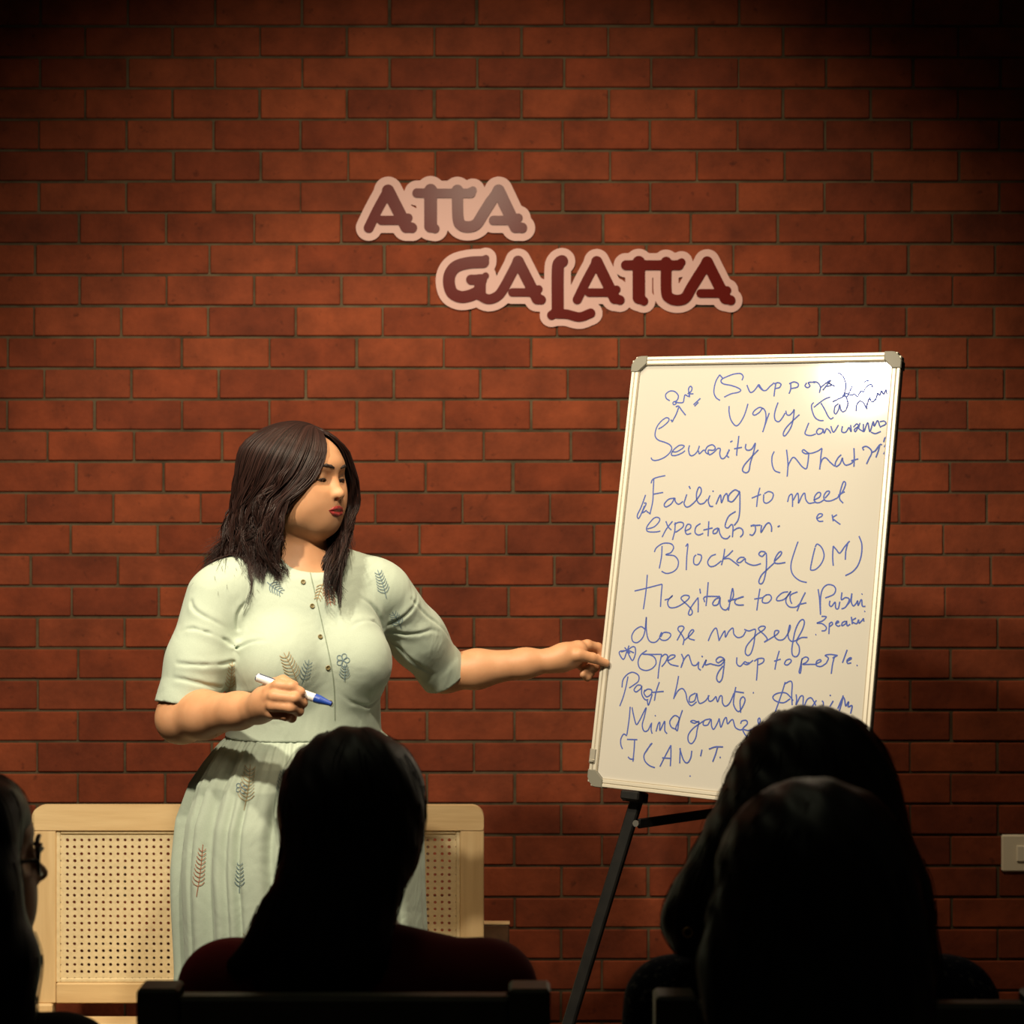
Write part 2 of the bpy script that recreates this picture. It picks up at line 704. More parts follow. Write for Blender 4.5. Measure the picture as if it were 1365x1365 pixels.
atta = conv([
    ('letter_a', A_(292, 152, 162, 402, 415, 395, 352, 248, 428, 335, 452, 402, 41)),
    ('letter_t', [([(486, 168), (600, 170)], 31), ([(578, 150), (578, 390)], 43), ([(580, 392), (608, 408)], 30), ([(600, 170), (690, 170)], 31)]),
    ('letter_t', [([(690, 170), (850, 170)], 31), ([(830, 168), (862, 150)], 26), ([(758, 150), (762, 330), (782, 382), (830, 396), (885, 378), (930, 310), (985, 222)], 38)]),
    ('letter_a', A_(1035, 152, 0, 0, 1150, 395, 352, 1000, 1168, 335, 1192, 402, 41, False) + [([(1035, 152), (985, 222)], 36)]),
], 460, 225, 5.0556)
galatta = conv([
    ('letter_g', [([(440, 178), (330, 184), (230, 212), (180, 270), (170, 345), (195, 420), (260, 453), (330, 445), (390, 420)], 47), ([(430, 172), (462, 148)], 26),
                  ([(345, 318), (430, 318)], 40), ([(430, 312), (460, 286)], 26), ([(415, 320), (415, 430)], 46)]),
    ('letter_a', [([(410, 440), (480, 472), (555, 445), (610, 370), (715, 172)], 39)] + A_(716, 172, 0, 0, 866, 468, 418, 670, 878, 392, 898, 476, 44, False)),
    ('letter_l', [([(1062, 172), (1038, 190), (1028, 260), (1028, 560)], 48), ([(1050, 165), (1072, 172)], 32), ([(1020, 570), (980, 598)], 36), ([(1030, 588), (1100, 590), (1200, 612), (1288, 582)], 37)]),
], 570, 320, 5.9348) + conv([
    ('letter_a', A_(200, 168, 52, 455, 335, 445, 402, 140, 350, 378, 375, 458, 42)),
    ('letter_t', [([(420, 195), (620, 195)], 37), ([(518, 172), (518, 440)], 47), ([(522, 448), (555, 466)], 34)]),
    ('letter_t', [([(620, 195), (820, 195)], 37), ([(810, 190), (842, 172)], 29), ([(725, 172), (726, 390), (750, 442), (810, 460), (870, 440), (915, 365), (980, 260)], 41)]),
    ('letter_a', A_(1035, 172, 0, 0, 1172, 445, 408, 985, 1186, 384, 1212, 460, 43, False) + [([(1035, 172), (980, 260)], 40)]),
], 760, 320, 5.6875)


def sign(letters, bounds, label, grow):
    x0, x1, y0, y1 = bounds
    c = np.array([((x0 + x1) / 2 - 682.5) * PX, WY - 0.004, CAMZ - ((y0 + y1) / 2 - 682.5) * PX])
    root = thing('wall_sign', c, label, 'sign')
    fns = [letter_fn(st) for nm, st in letters]

    def plate(x, y):
        d = np.min([f(x, y) for f in fns], axis=0) - grow
        return d
    back_y = WY - 0.002

    def to3(yb):
        return lambda x, y, d: ((x - 682.5) * PX, yb - d, CAMZ - (y - 682.5) * PX)
    shape2d(plate, x0, x1, y0, y1, 0.9, to3(back_y), 0.008, 'backing_board', sign_pink, root)
    for li, ((nm, st), f) in enumerate(zip(letters, fns)):
        xs = [p[0] for pts, r in st for p in pts]
        ys = [p[1] for pts, r in st for p in pts]
        shape2d(f, min(xs) - 12, max(xs) + 12, min(ys) - 12, max(ys) + 12, 0.7, to3(back_y - 0.0078 - 0.00012 * li), 0.003, nm, sign_red, root)
    return root


sign(atta, (466, 722, 228, 332), 'upper sign reading ATTA in dark red letters on a pink board', 10.6)
sign(galatta, (572, 996, 318, 446), 'lower sign reading GALATTA in dark red letters on a pink board', 9.6)
# ------------------------------------------------------------------ whiteboard on its easel
BC = np.array([0.4728, 3.606, 1.3733])
BYAW, BTILT, BROLL = math.radians(29.3), math.radians(10.8), math.radians(-1.5)
BW, BH = 0.597, 0.927
bn = np.array([-math.sin(BYAW) * math.cos(BTILT), -math.cos(BYAW) * math.cos(BTILT), math.sin(BTILT)])
_r = np.array([math.cos(BYAW), -math.sin(BYAW), 0])
_u = np.cross(bn, _r)
if _u[2] < 0:
    _u = -_u
br = _r * math.cos(BROLL) + _u * math.sin(BROLL)
bu = -_r * math.sin(BROLL) + _u * math.cos(BROLL)


def onboard(px, py, lift=0.0):
    d = np.array([(px - 682.5) / FPX, 1.0, -(py - 682.5) / FPX])
    o = np.array([0, 0, CAMZ])
    return o + d * (((BC + bn * lift - o) @ bn) / (d @ bn))


def bl(s, t, k=0.0):
    """board coordinates: s right, t up from the centre, k forward of the face"""
    return BC + br * s + bu * t + bn * k


alu = mat('aluminium_frame', (0.62, 0.58, 0.49), 0.45, metal=0.35)
alu_dark = mat('frame_groove', (0.35, 0.30, 0.22), 0.6)
white_face = mat('whiteboard_face', (0.49, 0.475, 0.435), 0.10, spec=0.4)
grey_plastic = mat('grey_corner_plastic', (0.16, 0.155, 0.125), 0.5)
ink = mat('blue_marker_ink', (0.065, 0.10, 0.36), 0.6, spec=0.1)
black_metal = mottle(mat('black_powder_coat', (0.006, 0.006, 0.005), 0.55, spec=0.25), (0.004, 0.004, 0.004), (0.010, 0.009, 0.008), 30)

wb = thing('whiteboard', bl(0, -BH / 2), 'tilted whiteboard covered in blue handwriting, with aluminium frame and grey corners', 'whiteboard')
q = MB()
q.obox(bl(0, 0, -0.006), br, bu, bn, BW / 2 - 0.012, BH / 2 - 0.012, 0.006)
q.build('writing_surface', white_face, wb)
RW = 0.0185
for nm, (c, ax, ay, L_) in {'l': (bl(-BW / 2 + RW / 2, 0, 0), bu, br, BH), 'r': (bl(BW / 2 - RW / 2, 0, 0), bu, -br, BH),
                            't': (bl(0, BH / 2 - RW / 2, 0), br, -bu, BW), 'b': (bl(0, -BH / 2 + RW / 2, 0), br, bu, BW)}.items():
    q = MB()
    az = np.cross(ax, ay)
    sg = 1 if az @ bn > 0 else -1
    q.obox(c + bn * -0.005, ax, ay, az, L_ / 2 - 0.008, RW / 2, 0.009, 0.001)
    q.obox(c + bn * 0.0048 - ay * 0.0052, ax, ay, az, L_ / 2 - 0.008, 0.0036, 0.0022, 0.001)
    q.obox(c + bn * 0.0048 + ay * 0.0036, ax, ay, az, L_ / 2 - 0.008, 0.0040, 0.0018, 0.001)
    f = q.build('frame_rail', [alu, alu_dark], wb)
    idx = [1 if i < 26 else 0 for i in range(len(f.data.polygons))]
    idx = [0] * len(f.data.polygons)
    f.data.polygons.foreach_set('material_index', idx)
    g = MB()
    g.obox(c + bn * 0.0046 - ay * 0.0010, ax, ay, az, L_ / 2 - 0.010, 0.0007, 0.0004)
    g.obox(c + bn * 0.0046 + ay * 0.0085, ax, ay, az, L_ / 2 - 0.014, 0.0008, 0.0004)
    g.build('frame_groove', alu_dark, f)
prof = [(0, 0.036), (0, 0.020), (0.006, 0.009), (0.015, 0.001), (0.022, 0), (0.037, 0), (0.037, 0.017), (0.017, 0.036)]
for sx in (-1, 1):
    for sy in (-1, 1):
        v = []
        for k in (-0.017, 0.0065, 0.0085):
            sh = 0.0 if k < 0.008 else 0.0018
            cx = np.mean([p[0] for p in prof])
            cy = np.mean([p[1] for p in prof])
            for x, y in prof:
                x2 = x + (cx - x) * sh / 0.02
                y2 = y + (cy - y) * sh / 0.02
                v.append(bl(sx * (BW / 2 + 0.0015 - x2), sy * (BH / 2 + 0.0015 - y2), k))
        n = len(prof)
        f = [list(range(n)), [2 * n + i for i in range(n)][::-1]]
        for lv in (0, 1):
            for i in range(n):
                j = (i + 1) % n
                f.append([lv * n + i, (lv + 1) * n + i, (lv + 1) * n + j, lv * n + j])
        if sx * sy < 0:
            f = [q_[::-1] for q_ in f]
        mk('corner_cap', v, f, grey_plastic, wb, smooth=False)
q = MB()
q.obox(bl(-BW / 2 + 0.006, -BH / 2 + 0.062, 0.003), br, bu, bn, 0.0075, 0.016, 0.006, 0.002)
q.obox(bl(-BW / 2 + 0.006, -BH / 2 + 0.052, 0.010), br, bu, bn, 0.005, 0.003, 0.003, 0.001)
q.build('edge_clip', mat('clip_steel', (0.5, 0.47, 0.4), 0.35, metal=0.6), wb)

# ---- the handwriting: strokes on the face of the board
WIN = {1: (840, 490, 7.583), 2: (1010, 480, 6.825), 3: (840, 620, 6.825), 4: (1000, 620, 6.825), 5: (820, 770, 7.583), 6: (990, 770, 7.184), 7: (810, 890, 6.825), 8: (990, 880, 7.583)}
WRITING = [
 ('opening bracket', [(1, '905,72 870,130 850,200 848,260 870,305 908,332')]),
 ('word Support', [(1, '1130,128 1142,90 1115,60 1050,65 980,90 930,115 918,140 945,165 1020,180 1090,205 1118,230 1090,250 1020,265 950,298'), (1, '905,72 935,108'),
   (1, '1180,175 1195,215 1215,250 1245,240 1275,205 1300,172 1320,200 1345,232'), (2, '0,228 40,270 75,275 110,240 150,205'),
   (2, '165,210 155,270 148,330'), (2, '150,215 185,205 212,220 195,250 155,258'), (2, '300,205 300,260 285,305'), (2, '285,215 330,198 368,215 360,245 305,258'),
   (2, '445,205 430,235 455,250 475,232 460,205 500,200 525,205'), (2, '505,195 545,205 570,245 560,298'), (2, '570,250 620,210 660,180'),
   (2, '590,275 630,225 665,182'), (2, '625,240 670,225 640,205 705,240'), (2, '730,112 770,140 795,190 800,250 785,310 770,330')]),
 ('word Ugly', [(1, '1000,388 1000,450 1015,520 1045,570 1075,588 1110,560 1150,490 1175,420 1190,365'),
   (2, '50,440 15,430 -30,460 -45,490 -25,500 15,475 45,440 70,470 75,540 60,610 45,655'), (2, '60,610 80,550 105,480'),
   (2, '185,385 165,440 152,500 160,545 190,560 220,530 250,480'), (2, '255,460 265,495 290,500 320,470 332,450 325,520 310,590 280,650 245,690 232,670 255,620 310,560 380,495')]),
 ('words Taking mind', [(2, '510,385 490,410 495,460 520,520 560,548 600,550'), (2, '510,430 560,390 610,355 660,335'), (2, '575,390 610,450 640,510 665,535 690,520'),
   (2, '735,395 705,420 695,470 710,490 735,450 745,405 755,450 775,470 805,455'), (2, '680,380 730,355 780,330 800,300'), (2, '785,310 810,350 820,400 805,450'),
   (2, '860,235 835,290 805,345'), (2, '800,300 850,320'), (2, '850,320 880,310 905,330 925,300 945,280 960,290 985,245 1000,240'),
   (2, '895,465 900,410 925,375 960,385 985,430 998,445'), (2, '985,440 1005,370 1020,340'), (2, '1015,340 1040,380 1075,350 1090,300 1110,320 1125,280 1145,310 1165,270 1175,310'),
   (2, '960,215 985,190 1010,185'), (2, '990,235 1030,220 1045,250')]),
 ('word conversations', [(2, '465,570 445,620 430,665 450,682 490,685 530,670'), (2, '555,620 535,650 550,675 585,660 590,630 555,620'), (2, '595,625 605,665 625,625 650,640 665,665'),
   (2, '665,600 690,655 735,590'), (2, '770,600 765,650 800,655 830,610'), (2, '830,610 850,650 845,590'), (2, '870,610 900,580 915,600 890,650 880,630 920,600'),
   (2, '930,570 920,620 960,650'), (2, '960,580 965,650 1000,570 1020,650 1050,560 1060,600 1090,550 1110,600'), (2, '1110,560 1150,555 1165,580 1110,610'), (2, '1030,655 1070,668 1120,648')]),
 ('words What If', [(2, '150,830 130,880 132,950 155,1005 205,1025'), (2, '262,815 270,880 275,960 268,1060'), (2, '272,980 290,930 330,885 400,965 440,988 455,940 465,850'),
   (2, '465,850 430,850 405,830 420,815 470,848 540,830 585,800'), (2, '585,805 575,870 570,940 563,995'), (2, '568,950 590,900 620,890 660,930 700,965'),
   (2, '760,860 730,890 705,940 715,968 750,940 770,890 775,920 800,955 850,940 870,915'), (2, '875,800 878,880 875,970'), (2, '850,915 915,898'),
   (2, '965,820 955,795 990,785 1030,815 1035,850 1010,900 990,945'), (2, '1030,840 1060,830 1090,800'), (2, '1065,830 1110,770 1130,770'), (2, '1110,775 1095,830 1075,885'),
   (2, '1145,745 1160,705 1190,720 1170,760 1150,790'), (2, '1185,635 1198,680 1190,750 1170,810 1145,855')]),
 ('word Security', [(1, '285,620 330,595 385,545 390,515 360,508 310,545 270,600 252,665 258,705 290,735 350,755 400,780 420,815 400,860 350,905 280,935 230,935 210,910'),
   (1, '425,850 470,850 530,815 545,790 500,785 450,820 420,860 420,885 460,888 520,865 555,840'), (1, '600,785 590,830 605,885 640,885 680,845 700,790'), (1, '690,840 700,870 740,835 760,840'),
   (1, '790,875 760,850 780,800 830,780 860,810 840,835 790,835 800,880 840,860 880,820'), (1, '880,815 910,820 905,870 920,915 950,915 985,870 1000,825'),
   (1, '1005,830 980,870 985,900 1000,905'), (1, '1010,752 1035,740'), (1, '1098,690 1090,760 1080,830 1075,890'), (1, '1050,820 1130,805'),
   (1, '1170,770 1165,815 1190,835 1230,820 1265,765 1240,880 1215,960 1200,1040 1170,1062 1135,1040 1150,990 1200,930 1295,830')]),
 ('small note above Security', [(1, '400,335 365,310 360,270 400,238 450,242 485,280 480,320 450,350'), (1, '430,365 440,345 470,345 455,372 430,372'), (1, '455,350 500,355 535,350 545,310 555,275 590,290 600,260'),
   (1, '580,265 615,240 625,205 608,188 590,215 600,260 640,265'), (1, '600,260 600,300'), (1, '640,375 710,310'), (1, '650,390 690,350'),
   (1, '425,545 465,470 490,400'), (1, '460,395 490,390 520,430 560,480'), (1, '418,548 432,540'), (1, '425,545 410,525')]),
 ('word Failing', [(3, '190,165 205,130 250,110 320,95'), (3, '215,125 210,230 205,330 180,445'), (3, '205,265 300,248'), (3, '140,270 100,380 65,455 75,485 95,455 130,370'),
   (3, '125,345 145,350 110,430 150,410'), (3, '150,420 185,445'), (3, '400,300 350,310 310,355 325,380 375,350 405,300 410,330 440,355 480,330'),
   (3, '515,265 500,310 490,350 510,380 540,375'), (3, '535,190 548,215'), (3, '540,375 590,330 640,260 645,215 625,200 605,250 605,310 630,350 670,345 700,310'),
   (3, '725,275 710,320 725,370 755,375'), (3, '750,232 758,240'), (3, '780,355 820,270 830,340 855,280 880,260 890,330'), (3, '990,240 950,225 900,270 895,320 930,330 980,270 995,240 998,330 995,430 980,500 945,548')]),
 ('word to', [(3, '1180,205 1160,290 1150,380'), (3, '1105,300 1190,265'), (3, '1215,265 1215,330 1245,345 1290,310 1300,260 1260,240 1220,260')]),
 ('word meet', [(4, '340,335 355,280 380,265 385,310 385,380'), (4, '390,320 430,255 440,300 440,345 470,280 495,255 505,310 530,345 560,345 600,335'), (4, '575,320 630,290 640,255 615,250 585,290 590,335 630,340 680,310'),
   (4, '680,300 715,260 720,238 695,240 670,280 680,320 730,325 790,300'), (4, '790,300 840,240 868,170 850,150 830,200 815,260 815,310 845,345'), (4, '800,275 860,240')]),
 ('small letters e k', [(4, '610,485 650,465 655,445 625,445 605,480 625,510 665,510'), (4, '745,450 755,510'), (4, '790,450 750,480 780,510 820,540')]),
 ('word expectation', [(3, '155,580 220,560 265,510 262,480 220,480 165,540 148,580 165,605 230,608 275,600'), (3, '325,510 345,560 375,590'), (3, '385,510 330,580 290,655'),
   (3, '410,520 405,600 385,680'), (3, '400,540 440,520 480,525 480,560 430,600 405,610'), (3, '500,600 545,575 550,545 520,540 500,590 515,628 555,620'), (3, '640,530 600,560 590,610 620,635 665,620'),
   (3, '715,510 712,580 708,645'), (3, '665,590 750,570'), (3, '800,570 760,590 755,620 785,615 805,575 815,620 840,660 880,668 910,640'), (3, '960,420 900,460 870,520 865,560 890,570 920,540 935,560 930,655'),
   (3, '930,600 985,570 1020,585 1025,625 1000,655'), (3, '1095,555 1130,545 1140,590 1115,635 1085,630'), (3, '1095,550 1185,545'), (3, '1195,545 1190,610 1235,540 1265,525 1285,560 1285,605'), (3, '1340,560 1362,550')]),
 ('word Blockage', [(3, '290,735 285,830 265,940'), (3, '220,790 240,750 300,712 370,715 395,750 370,795 325,815 400,825 437,870 430,930 390,970 330,985 285,965'), (3, '505,740 525,720 515,830 510,955'),
   (3, '600,815 580,840 580,895 615,905 645,860 645,820 610,810'), (3, '780,810 735,830 705,880 725,920 770,915 830,870'), (3, '860,760 850,830 830,910'), (3, '935,775 890,820 850,850 900,850 950,885 990,915'),
   (3, '1040,840 1000,840 970,875 1000,885 1045,850 1050,880 1095,905 1140,910 1190,895'), (3, '1230,790 1190,785 1170,810 1200,830 1235,800 1240,870 1235,960 1215,1050 1190,1080 1170,1060 1195,1000 1250,945 1320,880'),
   (4, '225,870 275,820 285,790 265,790 235,830 220,880 250,895 320,885')]),
 ('bracketed letters D M', [(4, '435,695 405,780 375,880 372,950 395,1005 450,1050 515,1068'), (4, '590,750 570,830 550,930 555,955 600,945 650,890 672,820 650,750 610,718 590,745'), (4, '755,735 750,830 755,915'),
   (4, '755,735 785,770 815,800 860,740 905,690'), (4, '890,700 870,780 865,860'), (4, '990,645 1015,720 1010,820 980,910 930,970 865,1005')]),
 ('word Hesitate', [(5, '325,-30 315,100 300,220 285,320'), (5, '195,135 320,105 475,65'), (5, '475,65 465,180 458,295'), (5, '500,225 550,210 580,180 545,215 530,255 550,300 610,300 680,265 740,215 745,185 700,178 665,205 690,240 730,275 770,320 780,355 760,378 740,365 760,310 800,250 838,200'),
   (5, '838,200 840,270 838,350'), (5, '855,110 862,160'), (5, '940,45 930,170 918,285'), (5, '890,215 920,190 1060,190'), (5, '895,215 905,245'), (5, '1050,200 1010,220 985,260 1000,280 1040,265 1060,200 1060,270 1085,315 1120,325 1145,300'),
   (5, '1145,330 1160,240 1185,110 1195,180 1170,230 1140,240'), (5, '1140,230 1220,215 1300,190'), (5, '1290,190 1220,220 1210,255 1240,275 1300,275')]),
 ('words to act', [(6, '165,105 150,200 135,315'), (6, '110,205 200,190'), (6, '225,165 195,190 190,235 240,240 275,200 260,165 220,165'), (6, '435,135 380,145 330,190 330,220 390,210 440,165 460,130 420,190 415,240 450,280 510,280 545,250'),
   (6, '525,135 460,165 455,210 470,250'), (6, '600,140 560,220 520,320'), (6, '545,255 610,240')]),
 ('word Public', [(6, '722,110 735,200 745,355'), (6, '745,350 745,200 765,110 810,68 865,75 890,110 870,160 790,195'), (6, '835,220 830,260 850,275 885,235 890,290 915,295 930,230'), (6, '950,140 945,210 985,190 1020,210 985,280 945,300'),
   (6, '985,280 1030,220 1045,150'), (6, '1045,150 1040,230 1060,270 1090,240 1100,220 1105,265 1130,215 1140,215 1145,270 1175,275'), (6, '1138,160 1146,154')]),
 ('word speaking', [(6, '755,370 800,375 770,410 712,435 760,440 800,475 790,505 755,510'), (6, '830,440 825,540'), (6, '825,445 850,425 860,445 830,470'), (6, '890,440 920,425 905,415 890,445 915,465 935,455'),
   (6, '985,415 955,430 950,460 985,440 995,415 1000,460 1030,445'), (6, '1040,375 1050,445'), (6, '1085,385 1045,415 1090,440 1110,400'), (6, '1110,400 1115,435 1150,400 1155,390 1160,420'), (6, '1164,325 1172,319')]),
 ('word dose', [(5, '300,520 260,495 200,530 168,590 180,645 225,655 275,610 300,540 315,400 315,520 330,610 360,650 410,650 450,610'), (5, '470,550 450,600 470,630 520,630 560,590 550,560 490,555 460,600'),
   (5, '625,635 665,560 695,510 680,490 645,495 635,525 665,565 695,620 685,680'), (5, '690,640 760,580 795,535 770,530 740,580 750,615 805,632')]),
 ('word myself', [(5, '940,640 980,550 1020,510 1040,580 1050,640'), (5, '1050,635 1090,560 1110,540 1115,600 1150,540 1190,510 1200,570 1240,605 1290,590 1320,540'),
   (6, '15,495 60,510 120,495 115,560 105,640 80,720 50,745 25,720 35,660 80,600 140,540 200,500 215,470 180,465 150,485 165,510 210,550 235,590 205,618'),
   (6, '205,618 270,580 330,540 345,510 310,510 305,560 340,595 390,590 430,540 455,480 450,455 435,520 440,580 470,610 515,600'),
   (6, '515,600 570,500 590,430 575,400 540,425 505,500 485,590 470,690 480,745 515,755 540,720 540,660 515,610 560,575 620,572'), (6, '696,547 704,543')]),
 ('star mark', [(5, '120,735 50,745 45,775 85,825 120,740'), (5, '120,740 165,830 185,825 205,760 200,705 170,700 125,735'), (5, '95,705 150,765'), (5, '140,685 115,760'), (5, '60,750 125,735 190,760')]),
 ('word Opening', [(5, '320,735 260,780 232,850 250,915 310,938 370,920 412,870 400,810 350,780 285,775'), (5, '265,770 350,775 470,775'), (5, '470,775 445,900 432,1020'), (5, '470,800 500,775 530,790 510,850 470,900'),
   (5, '530,840 590,810 605,785 560,785 530,830 560,875 640,895'), (5, '670,770 690,830 665,910'), (5, '670,890 700,820 740,780 760,830 780,880 815,885 845,850'), (5, '845,850 840,910 865,935'), (5, '874,790 884,802'),
   (5, '880,910 920,830 910,880 960,870 1000,880 1060,885 1105,830 1060,800 1020,830 1040,860 1100,830 1095,930 1080,1020 1050,1055 1025,1020 1040,960 1090,890')]),
 ('word up', [(5, '1230,805 1230,870 1265,895 1310,850 1330,860 1365,860'), (6, '10,810 15,825 50,830 100,790'), (6, '145,770 140,880 132,985'), (6, '110,800 150,775 200,775 195,810 150,835')]),
 ('word to', [(6, '350,700 325,790 308,880'), (6, '300,800 365,780'), (6, '415,790 400,825 430,835 465,800 450,780 415,790')]),
 ('word people', [(6, '570,770 555,840 540,900 550,915 560,870 565,790 600,760 630,775 610,810 575,830 650,830 700,830'), (6, '705,825 750,800 740,785 710,800 705,840 750,850 800,820'),
   (6, '800,820 820,770 790,745 840,735 910,745'), (6, '880,750 860,830 848,920'), (6, '860,770 905,745'), (6, '1000,690 975,760 955,815'), (6, '1000,800 1040,775 1030,765 1000,790 1005,820 1040,815'), (6, '1090,842 1100,838')]),
 ('word Past', [(7, '185,80 165,180 140,270 110,350'), (7, '130,180 140,110 180,60 230,42 280,70 280,120 240,155 195,185'), (7, '305,160 270,160 240,200 260,220 300,190 310,165 310,240 340,290 370,290'),
   (7, '340,200 330,230 355,265 395,240 400,205 365,195 335,215'), (7, '405,240 390,290 370,340 360,300'), (7, '470,130 440,220 425,300'), (7, '395,225 510,215')]),
 ('word haunts', [(7, '645,75 630,160 600,285'), (7, '605,270 640,210 680,190 710,230 725,300 760,345 810,310'), (7, '800,230 750,260 745,310 790,300 810,235 820,290 840,325 890,300 925,250'), (7, '915,250 920,300 950,300 985,260'),
   (7, '985,260 1000,310 1020,260 1040,260 1045,320 1070,350 1110,320 1150,230'), (7, '1165,175 1150,260 1145,330 1170,385 1200,395 1235,340 1250,290 1230,265 1205,300 1210,410'), (7, '1150,215 1240,228'), (7, '1320,230 1330,225')]),
 ('word Mind', [(7, '205,355 195,470 175,610'), (7, '222,360 235,430 260,515 290,480 320,420 350,365 335,440 315,520 330,575 365,570 395,510'), (7, '400,500 395,560 405,600'), (7, '429,440 437,433'),
   (7, '440,580 460,510 475,500 475,570 510,500 520,490 520,570 540,600'), (7, '680,385 650,480 635,570 620,545 650,470 630,440 600,440 565,490 580,540 620,560')]),
 ('word games', [(7, '830,500 780,480 755,490 790,505 830,490 815,560 800,640 765,690 735,670 735,610 780,550 850,500 880,480'), (7, '935,465 880,480 870,520 910,520 940,470 945,530 965,560 1000,500 1015,460'),
   (7, '1015,465 1030,540 1060,470 1080,455 1090,510 1120,480 1140,475 1160,540 1200,565 1230,560'), (7, '1210,510 1220,485 1260,480 1270,510 1230,555 1245,600 1275,635'), (7, '1230,560 1290,570 1365,530'), (8, '140,690 175,620 170,585 155,600 160,640 185,660 150,690')]),
 ('words I can not', [(7, '175,620 145,605 120,650 120,700 135,740'), (7, '175,652 270,655'), (7, '245,655 240,750 230,855'), (7, '185,810 205,830 240,832'), (7, '405,685 355,750 330,800 340,850 380,890 430,910'), (7, '345,770 395,690'),
   (7, '575,705 530,790 475,900'), (7, '575,705 575,800 570,895'), (7, '495,820 580,825'), (7, '660,730 655,870'), (7, '655,735 690,840 725,865 755,820 765,755'), (7, '858,745 845,805'),
   (7, '920,740 980,720 1050,720'), (7, '1000,720 980,790 955,855'), (7, '1018,818 1028,812')]),
 ('dot', [(7, '745,990 755,983')]),
 ('word Anxiety', [(8, '430,220 390,350 330,520'), (8, '425,240 480,212 500,240 495,350 500,455'), (8, '480,390 410,430 330,410 305,370 350,335 430,330 480,370 510,410'), (8, '540,345 545,400 540,450 580,370 610,365 610,430 610,480'),
   (8, '620,470 650,400 690,380 720,420 740,460'), (8, '745,405 700,470'), (8, '800,410 815,430 810,490'), (8, '880,350 890,360'), (8, '915,410 880,470'), (8, '1015,355 1000,430 975,515'), (8, '960,490 1010,380 1030,400 1040,460 1070,420 1065,470 1105,460 1090,540')]),
]
for nm, strokes in WRITING:
    q = MB()
    for si, (w, txt) in enumerate(strokes):
        ox, oy, sc = WIN[w]
        pts = [[float(a) for a in t.split(',')] for t in txt.split()]
        pts = [(ox + a / sc, oy + b_ / sc) for a, b_ in pts]
        pts = smooth_line(pts, 0.8)
        P = np.array([onboard(a, b_, 0.0003 + 0.00004 * si) for a, b_ in pts])
        q.ribbon(P, bn, 0.0014)
    q.build('handwriting', ink, wb, label='blue handwritten ' + nm)

# ---- easel
ez = thing('easel', (BC[0], BC[1], 0), 'black metal tripod easel standing behind and under the whiteboard', 'easel')
back = -0.030


def leg_line(px0, py0, px1, py1):
    a, b_ = onboard(px0, py0, back), onboard(px1, py1, back)
    d = b_ - a
    return a, a + d * ((0.0 - a[2]) / d[2])


la, lfoot = leg_line(849, 1066, 758, 1365)
def incoord(p):
    return (p - BC) @ br, (p - BC) @ bu
s0, t0 = incoord(la)
s1, t1 = incoord(lfoot)
apex_t = t0 + (t0 - t1) * (s0 / (s1 - s0)) * 0 + 0.42
s_top = s0 + (s1 - s0) * (apex_t - t0) / (t1 - t0)
for sg in (1, -1):
    a = bl(sg * s_top, apex_t, back)
    f_ = bl(sg * s1, t1, back)
    f_ = a + (f_ - a) * ((0.012 - a[2]) / (f_[2] - a[2]))
    q = MB()
    q.bar(a, f_, 0.026, 0.016, side=br, bev=0.003)
    lg = q.build('leg', black_metal, ez)
    q = MB()
    q.tube([f_ + (0, 0, -0.012), f_ + (0, 0, 0.03)], 0.016, 10)
    q.build('rubber_foot', black_metal, lg)
    k0_ = a + (f_ - a) * 0.0
    p_ = bl(sg * (s0 + 0.002), t0 + 0.012, -0.012)
    q = MB()
    q.obox(bl(sg * s0, -BH / 2 - 0.010, -0.012), br, bu, bn, 0.021, 0.0095, 0.022, 0.003)
    q.obox(bl(sg * s0 - sg * 0.004, -BH / 2 - 0.012, -0.028), br, bu, bn, 0.026, 0.011, 0.012, 0.003)
    q.build('board_rest', black_metal, ez)
q = MB()
q.obox(bl(0, apex_t, back - 0.005), br, bu, bn, abs(s_top) + 0.025, 0.022, 0.012, 0.004)
q.build('top_joint', black_metal, ez)
ra = bl(0, apex_t, back - 0.02)
rp_ = W(1040, 1071, 4.02)
d = rp_ - ra
rf = ra + d * ((0.012 - ra[2]) / d[2])
q = MB()
q.bar(ra, rf, 0.024, 0.016, side=br, bev=0.003)
lg = q.build('leg', black_metal, ez)
q = MB()
q.tube([rf + (0, 0, -0.012), rf + (0, 0, 0.03)], 0.016, 10)
q.build('rubber_foot', black_metal, lg)
for sg in (1, -1):
    p0 = onboard(851, 1098, back) if sg > 0 else None
    if p0 is not None:
        sp, tp = incoord(p0)
    p0 = bl(sp if sg > 0 else -sp, tp, back)
    q = MB()
    q.bar(p0, rp_, 0.020, 0.008, side=(0, 0, 1), bev=0.002)
    cb = q.build('cross_bar', black_metal, ez)
    q = MB()
    q.tube([p0 + bn * 0.010, p0 + bn * 0.014], 0.007, 10)
    q.build('bolt', mat('bolt_steel', (0.25, 0.24, 0.22), 0.35, metal=0.8) if sg > 0 else bpy.data.materials['bolt_steel'], cb)

